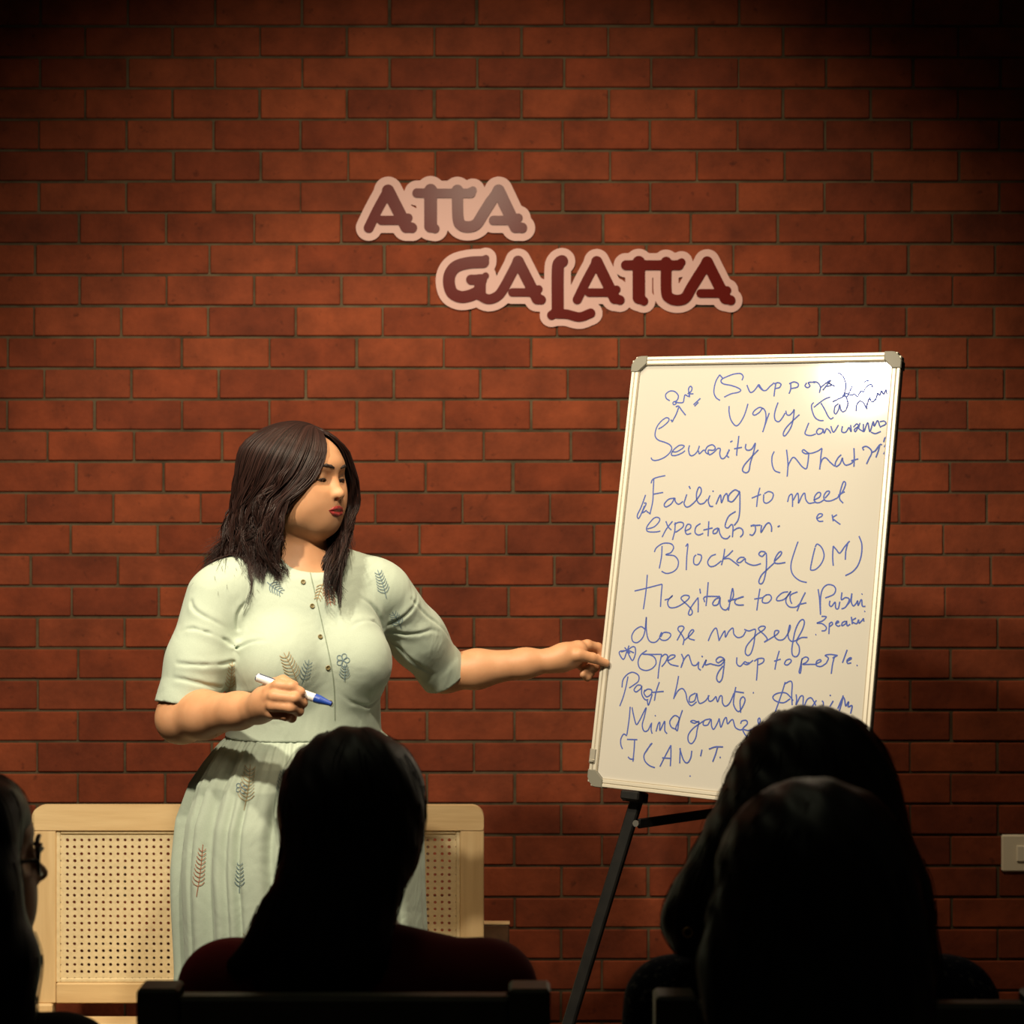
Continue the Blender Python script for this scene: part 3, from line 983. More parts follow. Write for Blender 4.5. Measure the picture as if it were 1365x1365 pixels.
# ------------------------------------------------------------------ cane-backed settee
SY = 4.30
SP = SY / FPX
oak = mottle(mat('pale_oak', (0.5, 0.3, 0.12), 0.5, spec=0.35), (0.68, 0.48, 0.25), (0.78, 0.58, 0.32), 6, 8, 0.15, stretch=(1, 1, 14))
oak_h = mottle(mat('pale_oak_rail', (0.5, 0.3, 0.12), 0.5, spec=0.35), (0.68, 0.48, 0.25), (0.78, 0.58, 0.32), 6, 8, 0.15, stretch=(1, 1, 14))
bpy.data.materials['pale_oak'].node_tree.nodes['Mapping'].inputs['Scale'].default_value = (9, 9, 0.8)
bpy.data.materials['pale_oak_rail'].node_tree.nodes['Mapping'].inputs['Scale'].default_value = (0.8, 9, 9)
cane = mottle(mat('woven_cane', (0.6, 0.42, 0.19), 0.55), (0.74, 0.60, 0.36), (0.85, 0.71, 0.45), 90, 3, 0.4, bscale=400)
dark_wood = mottle(mat('dark_wood', (0.06, 0.03, 0.015), 0.5), (0.035, 0.018, 0.010), (0.13, 0.062, 0.028), 20, 6, 0.2)


def zpx(py, y=SY):
    return CAMZ - (py - 682.5) / FPX * y


def xpx(px, y=SY):
    return (px - 682.5) / FPX * y


X0, X1 = xpx(44), xpx(645)
ZT, ZB = zpx(1073), zpx(1336)
se = thing('settee', ((X0 + X1) / 2, SY, 0), 'low pale wooden settee with woven cane back against the brick wall', 'settee')
TH = 0.026


def toy(x, z, d):
    return (x, SY + TH / 2 - d, z)


TR = 0.060
RC = 0.030


def rail_fn(x, z):
    cx = np.clip(x, X0 + RC, X1 - RC)
    cz = np.minimum(z, ZT - RC)
    d = np.hypot(x - cx, z - cz) - RC
    d = np.where(z < ZT - RC, np.maximum(X0 - x, x - X1), d)
    return np.maximum(d, (ZT - TR) - z)


shape2d(rail_fn, X0 - 0.01, X1 + 0.01, ZT - TR - 0.01, ZT + 0.01, 0.006, lambda x, z, d: (x, SY + TH / 2 - d, z), TH, 'top_rail', oak_h, se)
SW_ = 0.058
for xa, xb in ((X0, X0 + SW_), (X1 - SW_, X1)):
    q = MB()
    q.box(xa, xb, SY - TH / 2 + 0.0012, SY + TH / 2, 0.30, ZT - TR - 0.0012, 0.002)
    q.build('back_stile', oak, se)
q = MB()
q.box(X0 + SW_ + 0.001, X1 - SW_ - 0.001, SY - TH / 2, SY + TH / 2, ZB, ZB + 0.05, 0.003)
q.build('bottom_rail', oak_h, se)
cx0, cx1, cz0, cz1 = X0 + SW_, X1 - SW_, ZB + 0.05, ZT - TR
# cane panel: a sheet with a real hole in every cell
nxh = int(round((cx1 - cx0 - 0.010) / 0.0176))
nzh = int(round((cz1 - cz0 - 0.010) / 0.0164))
dxh, dzh = (cx1 - cx0) / nxh, (cz1 - cz0) / nzh
V, Fc = [], []
ang = [math.radians(45 * i + 22.5) for i in range(8)]
sq = [(1, 0.414), (0.414, 1), (-0.414, 1), (-1, 0.414), (-1, -0.414), (-0.414, -1), (0.414, -1), (1, -0.414)]
for i in range(nxh):
    for j in range(nzh):
        cx, cz = cx0 + (i + 0.5) * dxh, cz0 + (j + 0.5) * dzh
        edge = (i == 0 or i == nxh - 1 or j == 0 or j == nzh - 1)
        rr = 0.0026 if edge else 0.0040 + rng.normal(0, 0.0002)
        jx, jz = rng.normal(0, 0.0003, 2)
        b0 = len(V)
        for yy in (SY - 0.0015, SY + 0.0015):
            for k in range(8):
                V.append((cx + sq[k][0] * dxh / 2, yy, cz + sq[k][1] * dzh / 2))
            for k in range(8):
                V.append((cx + jx + rr * math.cos(ang[k]), yy, cz + jz + rr * math.sin(ang[k])))
        for k in range(8):
            k2 = (k + 1) % 8
            Fc.append((b0 + k2, b0 + k, b0 + 8 + k, b0 + 8 + k2))
            Fc.append((b0 + 16 + k, b0 + 16 + k2, b0 + 24 + k2, b0 + 24 + k))
            Fc.append((b0 + 8 + k2, b0 + 8 + k, b0 + 24 + k, b0 + 24 + k2))
        # corner fillers of the cell
        for a, bq in ((0, 1), (2, 3), (4, 5), (6, 7)):
            c_ = len(V)
            sx = 1 if sq[a][0] + sq[bq][0] > 0 else -1
            sz = 1 if sq[a][1] + sq[bq][1] > 0 else -1
            V.append((cx + sx * dxh / 2, SY - 0.0015, cz + sz * dzh / 2))
            V.append((cx + sx * dxh / 2, SY + 0.0015, cz + sz * dzh / 2))
            Fc.append((b0 + a, c_, b0 + bq)[::-1])
            Fc.append((b0 + 16 + a, c_ + 1, b0 + 16 + bq))
pn = mk('cane_panel', V, Fc, cane, se, smooth=False)
q = MB()
for (xa, xb, za, zb) in ((cx0, cx0 + 0.010, cz0, cz1), (cx1 - 0.010, cx1, cz0, cz1), (cx0 + 0.0102, cx1 - 0.0102, cz1 - 0.010, cz1), (cx0 + 0.0102, cx1 - 0.0102, cz0, cz0 + 0.010)):
    q.box(xa, xb, SY - 0.007, SY - 0.0016, za, zb, 0.002)
q.build('beading', cane, pn)
# seat
q = MB()
q.box(X0 + 0.004, X1 - 0.004, 3.84, 3.92, 0.235, 0.275, 0.006)
q.build('seat_rail', oak_h, se)
q = MB()
q.box(X0 + 0.004, X1 - 0.004, SY - 0.10, SY - 0.03, 0.235, 0.275, 0.006)
q.build('seat_rail', oak_h, se)
q = MB()
q.box(X0 + 0.02, X1 - 0.02, 3.9205, SY - 0.1005, 0.245, 0.268, 0.004)
q.build('seat_panel', cane, se)
for x in (X0 + 0.03, X1 - 0.03):
    for y in (3.88, SY):
        q = MB()
        q.box(x - 0.022, x + 0.022, y - 0.022, y + 0.022, 0, 0.234 if y < 4 else 0.30, 0.004)
        q.build('leg', oak, se)
ax0, ax1 = xpx(642, 4.33), xpx(679, 4.33)
q = MB()
q.box(ax0, ax1, 4.318, 4.342, 0.0, zpx(1231, 4.33), 0.003)
ap = q.build('side_post', dark_wood, se, label='dark wooden post')
q = MB()
q.box(ax0 - 0.001, ax1 + 0.001, 4.317, 4.343, zpx(1231, 4.33) - 0.0005, zpx(1231, 4.33) + 0.004, 0.001)
q.build('post_cap', oak_h, ap)
# ------------------------------------------------------------------ people: shared pieces
def interp_stack(tab):
    """smooth torso table rows (z, half width, front half depth, back half depth)"""
    t = np.array(sorted(tab), float)
    zs = np.linspace(t[0, 0], t[-1, 0], 160)
    cols = []
    for c in (1, 2, 3):
        y = np.interp(zs, t[:, 0], t[:, c])
        k = np.hanning(25)
        k /= k.sum()
        yp = np.pad(y, 12, mode='edge')
        cols.append(np.convolve(yp, k, 'valid'))
    return zs, cols


def p_stack(org, l, f, tab, inflate=0.0, round_=0.02):
    zs, (A, BF, BB) = interp_stack(tab)
    z0, z1 = zs[0], zs[-1]
    l = np.asarray(l)
    f = np.asarray(f)

    def fn(P):
        q = P - org
        u = q @ l
        w = q @ f
        z = P[..., 2]
        a = np.interp(z, zs, A) + inflate
        b = np.where(w > 0, np.interp(z, zs, BF), np.interp(z, zs, BB)) + inflate
        k0 = np.sqrt((u / a) ** 2 + (w / b) ** 2)
        k1 = np.sqrt((u / a ** 2) ** 2 + (w / b ** 2) ** 2) + 1e-9
        d = np.where(k0 < 1e-3, -np.minimum(a, b), k0 * (k0 - 1) / k1)
        e = np.maximum(z - z1, z0 - z)
        dd = np.stack([d + round_, e + round_], -1)
        return np.minimum(dd.max(-1), 0) + vlen(np.maximum(dd, 0)) - round_
    c = np.array([org[0], org[1], (z0 + z1) / 2])
    return fn, c, math.hypot((z1 - z0) / 2, max(A.max(), BF.max(), BB.max()) + inflate)


def add_head(s, H, dirs, sc=1.0, fem=True):
    """skull, face, nose, lids, ears; dirs = (left, forward, up)"""
    l, f, u = dirs
    R = np.array([l, f, u])

    def h(a, b_, c):
        return H + sc * (a * l + b_ * f + c * u)

    def ell(c, r, k):
        s.u(p_ell(h(*c), np.array(r) * sc, R), k * sc)
    ell((0, -0.016, 0.028), (0.074, 0.093, 0.077), 0.01)
    ell((0, 0.022, -0.030), (0.061, 0.066, 0.076), 0.035)
    ell((0, 0.046, 0.030), (0.058, 0.043, 0.046), 0.03)            # forehead
    for sg in (-1, 1):
        ell((sg * 0.037, 0.050, -0.032), (0.030, 0.034, 0.036), 0.04)   # cheek
        ell((sg * 0.040, 0.018, -0.068), (0.027, 0.044, 0.026), 0.04)   # jaw corner
    ell((0, 0.062, -0.056), (0.031, 0.028, 0.030), 0.04)          # muzzle
    ell((0, 0.066, -0.088), (0.024, 0.020, 0.018), 0.038)          # chin
    for sg in (-1, 1):
        s.s(p_ell(h(sg * 0.032, 0.103, 0.004), np.array((0.021, 0.020, 0.013)) * sc, R), 0.020 * sc)
    ell((0, 0.078, 0.030), (0.034, 0.012, 0.010), 0.018)           # brow ridge
    s.u(p_cone(h(0, 0.083, 0.012), h(0, 0.101, -0.024), 0.0062 * sc, 0.0080 * sc), 0.012 * sc)
    s.u(p_sph(h(0, 0.1045, -0.026), 0.0088 * sc), 0.007 * sc)
    for sg in (-1, 1):
        s.u(p_ell(h(sg * 0.0115, 0.092, -0.0290), np.array((0.0062, 0.0095, 0.0066)) * sc, R), 0.007 * sc)
        s.s(p_ell(h(sg * 0.0068, 0.1015, -0.0375), np.array((0.0034, 0.0050, 0.0040)) * sc, R), 0.003 * sc)
        # closed-down upper lid and lower lid over the eyeball
        s.u(p_sph(h(sg * 0.0315, 0.0715, 0.004), 0.0146 * sc), 0.006 * sc)
        s.s(p_ell(h(sg * 0.0315, 0.0885, -0.0010), np.array((0.0118, 0.0115, 0.0030)) * sc, R), 0.0015 * sc)
        ell((sg * 0.076, -0.012, -0.010), (0.008, 0.017, 0.030), 0.006)  # ear
    s.s(p_cone(h(-0.020, 0.090, -0.0590), h(0.020, 0.090, -0.0590), 0.0012 * sc, 0.0012 * sc), 0.003 * sc)
    return h


def surf_f(s, h, a, c, f0=0.13, f1=0.02):
    """forward coordinate of the face surface at lateral a, height c"""
    t = np.linspace(f0, f1, 240)
    P = np.array([h(a, x, c) for x in t])
    d = s.run(s.ops, P)
    i = int(np.argmax(d < 0))
    return t[i]


def add_hand(s, fingers, k=0.004):
    for pts, rad in fingers:
        s.chain(pts, rad, k)


# ------------------------------------------------------------------ the woman at the whiteboard
skin = mat('warm_skin', (0.55, 0.285, 0.15), 0.5, spec=0.35)
N, L, b = nodes(skin)
b.inputs['Subsurface Weight'].default_value = 0.12
b.inputs['Subsurface Radius'].default_value = (0.012, 0.005, 0.003)
b.inputs['Subsurface Scale'].default_value = 0.4
mottle(skin, (0.52, 0.262, 0.135), (0.58, 0.305, 0.165), 30, 4, 0.08, bscale=500)

wom = thing('person', (-0.415, 3.5, 0.0), 'woman in a pale mint embroidered dress pointing at the whiteboard with a marker in hand', 'person')
TO = np.array([-0.415, 3.5, 0.0])
ta = math.radians(25)
tl = np.array([math.cos(ta), math.sin(ta), 0])
tf = np.array([math.sin(ta), -math.cos(ta), 0])


def T(u, f, z):
    return TO + u * tl + f * tf + np.array([0, 0, z])


TORSO = [(0.80, 0.175, 0.12, 0.135), (0.92, 0.185, 0.125, 0.14), (1.00, 0.165, 0.125, 0.115), (1.06, 0.146, 0.118, 0.098), (1.12, 0.146, 0.118, 0.096),
         (1.20, 0.153, 0.118, 0.098), (1.28, 0.150, 0.100, 0.094), (1.34, 0.142, 0.078, 0.085), (1.385, 0.105, 0.058, 0.070)]
RS, RE, RWr = W(291, 796, 3.43), W(242, 957, 3.37), W(345, 944, 3.222)
LS, LE, LWr = W(511, 792, 3.575), W(592, 897, 3.70), W(737, 880, 3.70)


def torso_ops(s, inf):
    s.u(p_stack(TO, tl, tf, TORSO, inf), 0.01)
    for sg in (-1, 1):
        s.u(p_ell(T(sg * 0.072, 0.082, 1.205), np.array([0.070, 0.062, 0.072]) + inf, np.array([tl, tf, [0, 0, 1]])), 0.035)
        s.u(p_cone(T(sg * 0.02, -0.015, 1.392), T(sg * 0.135, -0.010, 1.352), 0.046 + inf, 0.050 + inf), 0.03)


hy = math.radians(60)
hp = math.radians(3)
_f = np.array([math.sin(hy), -math.cos(hy), 0])
hl = np.array([math.cos(hy), math.sin(hy), 0])
hf = _f * math.cos(hp) + np.array([0, 0, -1]) * math.sin(hp)
hu = np.cross(hl, hf)
if hu[2] < 0:
    hu = -hu
H0 = W(397, 638, 3.5)

body = SDF()
torso_ops(body, 0.0)
body.chain([RS, RS + (RE - RS) * 0.5, RE], [0.054, 0.051, 0.0475], 0.03)
body.chain([RE, RE + (RWr - RE) * 0.3, RE + (RWr - RE) * 0.75, RWr], [0.0445, 0.043, 0.032, 0.0265], 0.02)
body.chain([LS, LS + (LE - LS) * 0.5, LE], [0.054, 0.048, 0.040], 0.03)
body.chain([LE, LE + (LWr - LE) * 0.3, LE + (LWr - LE) * 0.75, LWr], [0.038, 0.039, 0.029, 0.0235], 0.02)
# legs and feet
for sg in (-1, 1):
    hip, knee, ank = T(sg * 0.095, 0.0, 0.84), T(sg * 0.085, 0.012, 0.47), T(sg * 0.08, -0.02, 0.085)
    body.chain([hip, knee], [0.086, 0.056], 0.03)
    body.chain([knee, knee + (ank - knee) * 0.3 + tf * -0.012, ank], [0.053, 0.052, 0.035], 0.02)
    body.chain([ank + np.array([0, 0, -0.04]), T(sg * 0.09, 0.09, 0.035), T(sg * 0.095, 0.155, 0.022)], [0.036, 0.033, 0.021], 0.02)
    body.u(p_sph(T(sg * 0.08, -0.04, 0.034), 0.034), 0.02)
# neck, head
body.chain([T(0, -0.010, 1.365), H0 - hu * 0.045 - hf * 0.022], [0.060, 0.050], 0.03)
h_ = add_head(body, H0, (hl, hf, hu))
# right hand closed round the marker
body.chain([RWr, W(356, 934, 3.195), W(364, 928, 3.175)], [0.0265, 0.026, 0.022], 0.015)
body.chain([W(352, 942, 3.20), W(362, 943, 3.178)], [0.026, 0.020], 0.015)
add_hand(body, [
    ([W(360, 921, 3.172), W(371, 914, 3.158), W(388, 915, 3.150), W(400, 923, 3.152), W(401, 930, 3.165)], [0.0125, 0.0115, 0.0100, 0.0088, 0.0078]),
    ([W(358, 930, 3.170), W(366, 928, 3.150), W(392, 931, 3.142), W(403, 937, 3.160), W(395, 940, 3.182)], [0.0125, 0.0115, 0.0102, 0.0092, 0.0080]),
    ([W(357, 940, 3.175), W(364, 940, 3.152), W(388, 943, 3.143), W(398, 948, 3.160), W(390, 949, 3.184)], [0.0122, 0.0112, 0.0100, 0.0090, 0.0080]),
    ([W(356, 949, 3.183), W(363, 951, 3.165), W(381, 954, 3.158), W(389, 957, 3.172), W(382, 956, 3.192)], [0.0115, 0.0100, 0.0088, 0.0080, 0.0070]),
    ([W(350, 930, 3.205), W(362, 914, 3.203), W(377, 908, 3.196), W(392, 914, 3.186)], [0.0145, 0.0130, 0.0108, 0.0088]),
], 0.0045)
# left hand pinching the edge of the board
HY = 3.716
body.chain([LWr, W(752, 874, HY - 0.012), W(770, 867, HY + 0.004)], [0.0235, 0.0245, 0.0215], 0.015)
body.chain([W(750, 882, HY - 0.008), W(768, 879, HY + 0.006)], [0.021, 0.017], 0.015)
add_hand(body, [
    ([W(766, 864, HY + 0.010), W(783, 860, HY + 0.018), W(797, 863, HY + 0.030), W(804, 872, HY + 0.031), W(807, 881, HY + 0.0285)], [0.0135, 0.0115, 0.0098, 0.0086, 0.0076]),
    ([W(766, 868, HY + 0.014), W(780, 870, HY + 0.026), W(795, 880, HY + 0.026), W(793, 890, HY + 0.012), W(785, 889, HY - 0.002)], [0.0135, 0.0115, 0.0098, 0.0086, 0.0076]),
    ([W(764, 874, HY + 0.014), W(776, 878, HY + 0.028), W(790, 889, HY + 0.026), W(787, 897, HY + 0.010), W(779, 893, HY - 0.002)], [0.0130, 0.0110, 0.0095, 0.0084, 0.0075]),
    ([W(762, 880, HY + 0.012), W(771, 884, HY + 0.024), W(783, 896, HY + 0.020), W(783, 903, HY + 0.006), W(777, 899, HY - 0.004)], [0.0120, 0.0098, 0.0086, 0.0077, 0.0070]),
    ([W(752, 876, HY - 0.020), W(771, 873, HY - 0.025), W(790, 877, HY - 0.018), W(808, 884, HY - 0.0085)], [0.0160, 0.0130, 0.0105, 0.0080]),
], 0.0045)
V, Q = body.mesh(0.0026)
wbody = mk('body', V, Q, skin, wom)

# ---- face pieces
lip_m = mat('red_lipstick', (0.22, 0.022, 0.02), 0.38, spec=0.5)
lips = SDF()


def lip_pt(a, c, d):
    return h_(a, surf_f(body, h_, a, c) + d, c)


up = [(-0.0240, -0.0588, -0.0012, 0.0014), (-0.013, -0.0553, -0.0008, 0.0036), (-0.004, -0.0535, -0.0004, 0.0042), (0, -0.0543, -0.0004, 0.0040), (0.004, -0.0535, -0.0004, 0.0042), (0.013, -0.0553, -0.0008, 0.0036), (0.0240, -0.0588, -0.0012, 0.0014)]
lo = [(-0.0225, -0.0604, -0.0012, 0.0014), (-0.013, -0.0640, -0.0008, 0.0042), (0, -0.0660, -0.0003, 0.0052), (0.013, -0.0640, -0.0008, 0.0042), (0.0225, -0.0604, -0.0012, 0.0014)]
lips.chain([lip_pt(a, c, d) for a, c, d, r in up], [r for a, c, d, r in up], 0.002)
lips.chain([lip_pt(a, c, d) for a, c, d, r in lo], [r for a, c, d, r in lo], 0.0012)
V, Q = lips.mesh(0.0009)
mk('lips', V, Q, lip_m, wom, label='dark red lips')
eye_w = mat('eye_white', (0.72, 0.66, 0.58), 0.2)
iris_m = mat('eye_iris', (0.02, 0.01, 0.006), 0.15)
for sg in (-1, 1):
    c = h_(sg * 0.0315, 0.0715, 0.004)
    s = SDF().u(p_sph(c, 0.0128), 0)
    V, Q = s.mesh(0.0018)
    eo = mk('eye', V, Q, eye_w, wom)
    look = hf * 0.95 - hu * 0.28
    look /= np.linalg.norm(look)
    s = SDF().u(p_ell(c + look * 0.0102, np.array([0.0056, 0.0056, 0.0030]), np.array([hl, np.cross(look, hl), look])), 0)
    V, Q = s.mesh(0.0008)
    mk('iris', V, Q, iris_m, eo)
brow_m = mat('brow_hair', (0.018, 0.010, 0.008), 0.7)
for sg in (-1, 1):
    s = SDF()
    pr = [(0.012, 0.0255, 0.0022), (0.020, 0.0278, 0.0030), (0.030, 0.0295, 0.0030), (0.040, 0.0280, 0.0022), (0.048, 0.0230, 0.0011)]
    s.chain([h_(sg * a, surf_f(body, h_, sg * a, c, 0.13, 0.0) - 0.0002, c) for a, c, r in pr], [r for a, c, r in pr], 0.002)
    V, Q = s.mesh(0.0009)
    mk('eyebrow', V, Q, brow_m, wom)
    s = SDF()
    pr = [(0.0205, 0.0005, 0.0010), (0.026, 0.0022, 0.0015), (0.0315, 0.0028, 0.0017), (0.038, 0.0021, 0.0016), (0.0450, 0.0000, 0.0010)]
    s.chain([h_(sg * a, surf_f(body, h_, sg * a, c, 0.13, 0.0) + 0.0004, c) for a, c, r in pr], [r for a, c, r in pr], 0.001)
    V, Q = s.mesh(0.0006)
    mk('eyelashes', V, Q, brow_m, wom)

# ---- dress
cloth = mat('mint_cotton', (0.50, 0.60, 0.50), 0.8, spec=0.2, sheen=0.15)
N, L, b = nodes(cloth)
tc = N.new('ShaderNodeTexCoord')
n1 = N.new('ShaderNodeTexNoise')
n1.inputs['Scale'].default_value = 7
n1.inputs['Detail'].default_value = 3
n1.inputs['Roughness'].default_value = 0.62
n1.inputs['Distortion'].default_value = 0.6
mp = N.new('ShaderNodeMapping')
mp.inputs['Scale'].default_value = (1.5, 1.5, 1.0)
L.new(tc.outputs['Object'], mp.inputs[0])
L.new(mp.outputs[0], n1.inputs['Vector'])
wv_ = N.new('ShaderNodeTexNoise')
wv_.inputs['Scale'].default_value = 420
wv_.inputs['Detail'].default_value = 2
L.new(tc.outputs['Object'], wv_.inputs['Vector'])
b1 = N.new('ShaderNodeBump')
b1.inputs['Strength'].default_value = 0.55
b1.inputs['Distance'].default_value = 0.010
L.new(n1.outputs['Fac'], b1.inputs['Height'])
b2 = N.new('ShaderNodeBump')
b2.inputs['Strength'].default_value = 0.25
b2.inputs['Distance'].default_value = 0.0006
L.new(wv_.outputs['Fac'], b2.inputs['Height'])
L.new(b1.outputs[0], b2.inputs['Normal'])
L.new(b2.outputs[0], b.inputs['Normal'])
rp = N.new('ShaderNodeValToRGB')
rp.color_ramp.elements[0].color = (0.40, 0.475, 0.395, 1)
rp.color_ramp.elements[1].color = (0.465, 0.545, 0.455, 1)
L.new(wv_.outputs['Fac'], rp.inputs[0])
L.new(rp.outputs[0], b.inputs['Base Color'])

ZW = 1.062
dress = SDF()
torso_ops(dress, 0.010)
dress.chain([RS, RS + (RE - RS) * 0.55, RE], [0.062, 0.0595, 0.0550], 0.03)
dress.chain([LS, LS + (LE - LS) * 0.55, LE], [0.061, 0.056, 0.050], 0.03)
rn = (RE - RS) / np.linalg.norm(RE - RS)
rcut = RE - rn * 0.022
rn2 = rn * 0.86 + np.array([0, 0, -1]) * 0.30
rn2 /= np.linalg.norm(rn2)
ln = (LE - LS) / np.linalg.norm(LE - LS)
lcut = LE + ln * 0.004
# turned-up cuffs
dress.u(p_cone(rcut - rn * 0.030, rcut + rn * 0.06, 0.0590, 0.0580), 0.003)
dress.u(p_cone(lcut - ln * 0.030, lcut + ln * 0.06, 0.0535, 0.0530), 0.003)
# folds radiating from the armpits, sleeves and bust
FOLDS = [((301, 868, 3.40), (362, 858, 3.345), .0040), ((304, 835, 3.40), (338, 800, 3.37), .0045), ((299, 862, 3.40), (232, 838, 3.345), .0042),
         ((297, 880, 3.39), (222, 880, 3.32), .0038), ((292, 915, 3.37), (216, 902, 3.31), .0040), ((250, 800, 3.37), (296, 838, 3.385), .0036),
         ((514, 842, 3.545), (572, 848, 3.63), .0042), ((516, 828, 3.545), (545, 795, 3.58), .0045), ((520, 862, 3.56), (580, 890, 3.66), .0040), ((512, 862, 3.545), (462, 846, 3.42), .0036),
         ((508, 838, 3.53), (482, 790, 3.46), .0040), ((508, 905, 3.53), (450, 915, 3.41), .0036), ((310, 930, 3.40), (370, 900, 3.345), .0036), ((540, 800, 3.56), (592, 862, 3.66), .0036), ((303, 962, 3.41), (380, 958, 3.36), .0034)]
fold_bases = [(W(*a), W(*c), r) for a, c, r in FOLDS]
pre = SDF()
pre.ops = list(dress.ops)
CREASE = []
for ci, (a, c, r) in enumerate(fold_bases):
    n = 6
    cr = np.cross(c - a, [0, 1.0, 0])
    cr /= np.linalg.norm(cr) + 1e-9
    bend = 0.10 * np.linalg.norm(c - a) * math.sin(ci * 2.4)
    out = []
    for t in np.linspace(0, 1, n):
        p = a + (c - a) * t + cr * bend * 4 * t * (1 - t)
        for _ in range(6):
            e = 0.002
            d = float(pre.run(pre.ops, p[None])[0])
            g = np.array([float(pre.run(pre.ops, (p + np.eye(3)[i] * e)[None])[0]) - d for i in range(3)]) / e
            p = p - g * d / max(g @ g, 0.2)
        out.append(p)
    CREASE.append((np.array(out), r / 0.004))
dress.s(p_cone(T(0.004, 0.000, 1.400), T(0.012, 0.045, 1.52), 0.0635, 0.085), 0.004)


def dcut(P):
    a = (P - rcut) @ rn2
    t = (P - RS) @ rn
    ax = vlen(P - RS - t[..., None] * rn)
    a = np.where((t > 0.10) & (ax < 0.080), a, -1)
    c = (P - lcut) @ ln
    t = (P - LS) @ ln
    ax = vlen(P - LS - t[..., None] * ln)
    c = np.where((t > 0.10) & (ax < 0.080), c, -1)
    return np.maximum(np.maximum(a, c), (ZW - 0.004) - P[..., 2])


def ddisp(P):
    x, y, z = P[..., 0], P[..., 1], P[..., 2]
    o = 0.0011 * np.sin(38 * x + 21 * z + 2 * np.sin(17 * z)) * np.sin(26 * z - 13 * x + 9 * y)
    F_ = P.reshape(-1, 3)
    lo_, hi_ = F_.min(0) - 0.04, F_.max(0) + 0.04
    for pts, amp in CREASE:
        if (pts.max(0) < lo_).any() or (pts.min(0) > hi_).any():
            continue
        best = np.full(x.shape, 1.0)
        tt = np.zeros(x.shape)
        for i in range(len(pts) - 1):
            ab = pts[i + 1] - pts[i]
            t = np.clip(((P - pts[i]) @ ab) / (ab @ ab), 0, 1)
            e = vlen(P - pts[i] - t[..., None] * ab)
            m = e < best
            best = np.where(m, e, best)
            tt = np.where(m, (i + t) / (len(pts) - 1), tt)
        fade = np.sin(math.pi * np.clip(0.18 + 0.82 * tt, 0, 1))
        o = o + amp * fade * (0.0050 * np.exp(-(best / 0.0050) ** 2) - 0.0042 * np.exp(-(best / 0.0135) ** 2))
    return o


V, Q = dress.mesh(0.0029, cut=dcut, disp=ddisp)
dr = mk('dress', V, Q, cloth, wom)
bod_bvh = BVHTree.FromPolygons([Vector(v) for v in V], Q.tolist())

# gathered skirt
SK = [(1.072, 0.150, 0.119, 0.102), (1.058, 0.158, 0.128, 0.110), (1.04, 0.178, 0.147, 0.128), (1.01, 0.202, 0.168, 0.150), (0.97, 0.228, 0.188, 0.172), (0.90, 0.248, 0.204, 0.194), (0.80, 0.254, 0.208, 0.202),
      (0.60, 0.254, 0.212, 0.205), (0.40, 0.268, 0.225, 0.215), (0.22, 0.285, 0.24, 0.23)]
t_ = np.array(SK[::-1])
nth, nz_ = 720, 130
zz = np.concatenate([np.linspace(1.072, 0.95, 50, endpoint=False), np.linspace(0.95, 0.22, nz_ - 50)])
th = np.linspace(0, 2 * math.pi, nth, endpoint=False)
prng = np.random.default_rng(3)
fine = sum(prng.uniform(0.4, 1) * np.sin(k * th + prng.uniform(0, 6.28)) for k in (37, 46, 58, 71, 83)) / 3.0
deep = np.zeros(nth)
for k in range(30):
    c0 = prng.uniform(0, 2 * math.pi)
    wd = prng.uniform(0.03, 0.09)
    dd = (th - c0 + math.pi) % (2 * math.pi) - math.pi
    deep -= prng.uniform(0.5, 1.0) * np.exp(-(dd / wd) ** 2)
deep += 0.25 * np.sin(7 * th + 1) + 0.2 * np.sin(11 * th + 2)
Vs = []
for z in zz:
    a, bf, bb = (np.interp(z, t_[:, 0], t_[:, c]) for c in (1, 2, 3))
    bq = np.where(np.cos(th) > 0, bf, bb)
    dn = np.clip((1.066 - z) / 0.02, 0, 1)
    gf = 0.0042 * dn * math.exp(-((1.045 - z) / 0.075) ** 2 if z < 1.045 else 0)
    gd = 0.017 * np.clip((1.062 - z) / 0.16, 0, 1) ** 0.8
    ph = 0.02 * math.sin(z * 9) + 0.012 * math.sin(z * 23)
    dq = np.interp((th + ph) % (2 * math.pi), th, deep, period=2 * math.pi)
    r = 1 + 0 * th
    x = np.sin(th) * (a + gf * fine + gd * dq)
    y = np.cos(th) * (bq + gf * fine + gd * dq)
    sway = 0.004 * math.sin(z * 14)
    Vs.append(TO + (x + sway)[:, None] * tl + y[:, None] * tf + np.array([0, 0, z]))
Vs = np.concatenate(Vs)
Fs = []
for i in range(len(zz) - 1):
    for k in range(nth):
        k2 = (k + 1) % nth
        Fs.append((i * nth + k, (i + 1) * nth + k, (i + 1) * nth + k2, i * nth + k2))
sk = mk('skirt', Vs, Fs, cloth, dr)
m_ = sk.modifiers.new('cloth_thickness', 'SOLIDIFY')
m_.thickness = 0.0016
m_.offset = -1
sk_bvh = BVHTree.FromPolygons([Vector(v) for v in Vs], Fs)
CAM = Vector((0, 0, CAMZ))


def hit(px, py, bvh):
    d = Vector(((px - 682.5) / FPX, 1.0, -(py - 682.5) / FPX)).normalized()
    p, n, i, dist = bvh.ray_cast(CAM, d)
    if p is None:
        return None
    if n.dot(d) > 0:
        n = -n
    return np.array(p), np.array(n)


tan_t = mat('tan_thread', (0.34, 0.25, 0.13), 0.7)
blue_t = mat('slate_blue_thread', (0.13, 0.20, 0.24), 0.7)
red_t = mat('rust_thread', (0.36, 0.14, 0.08), 0.7)


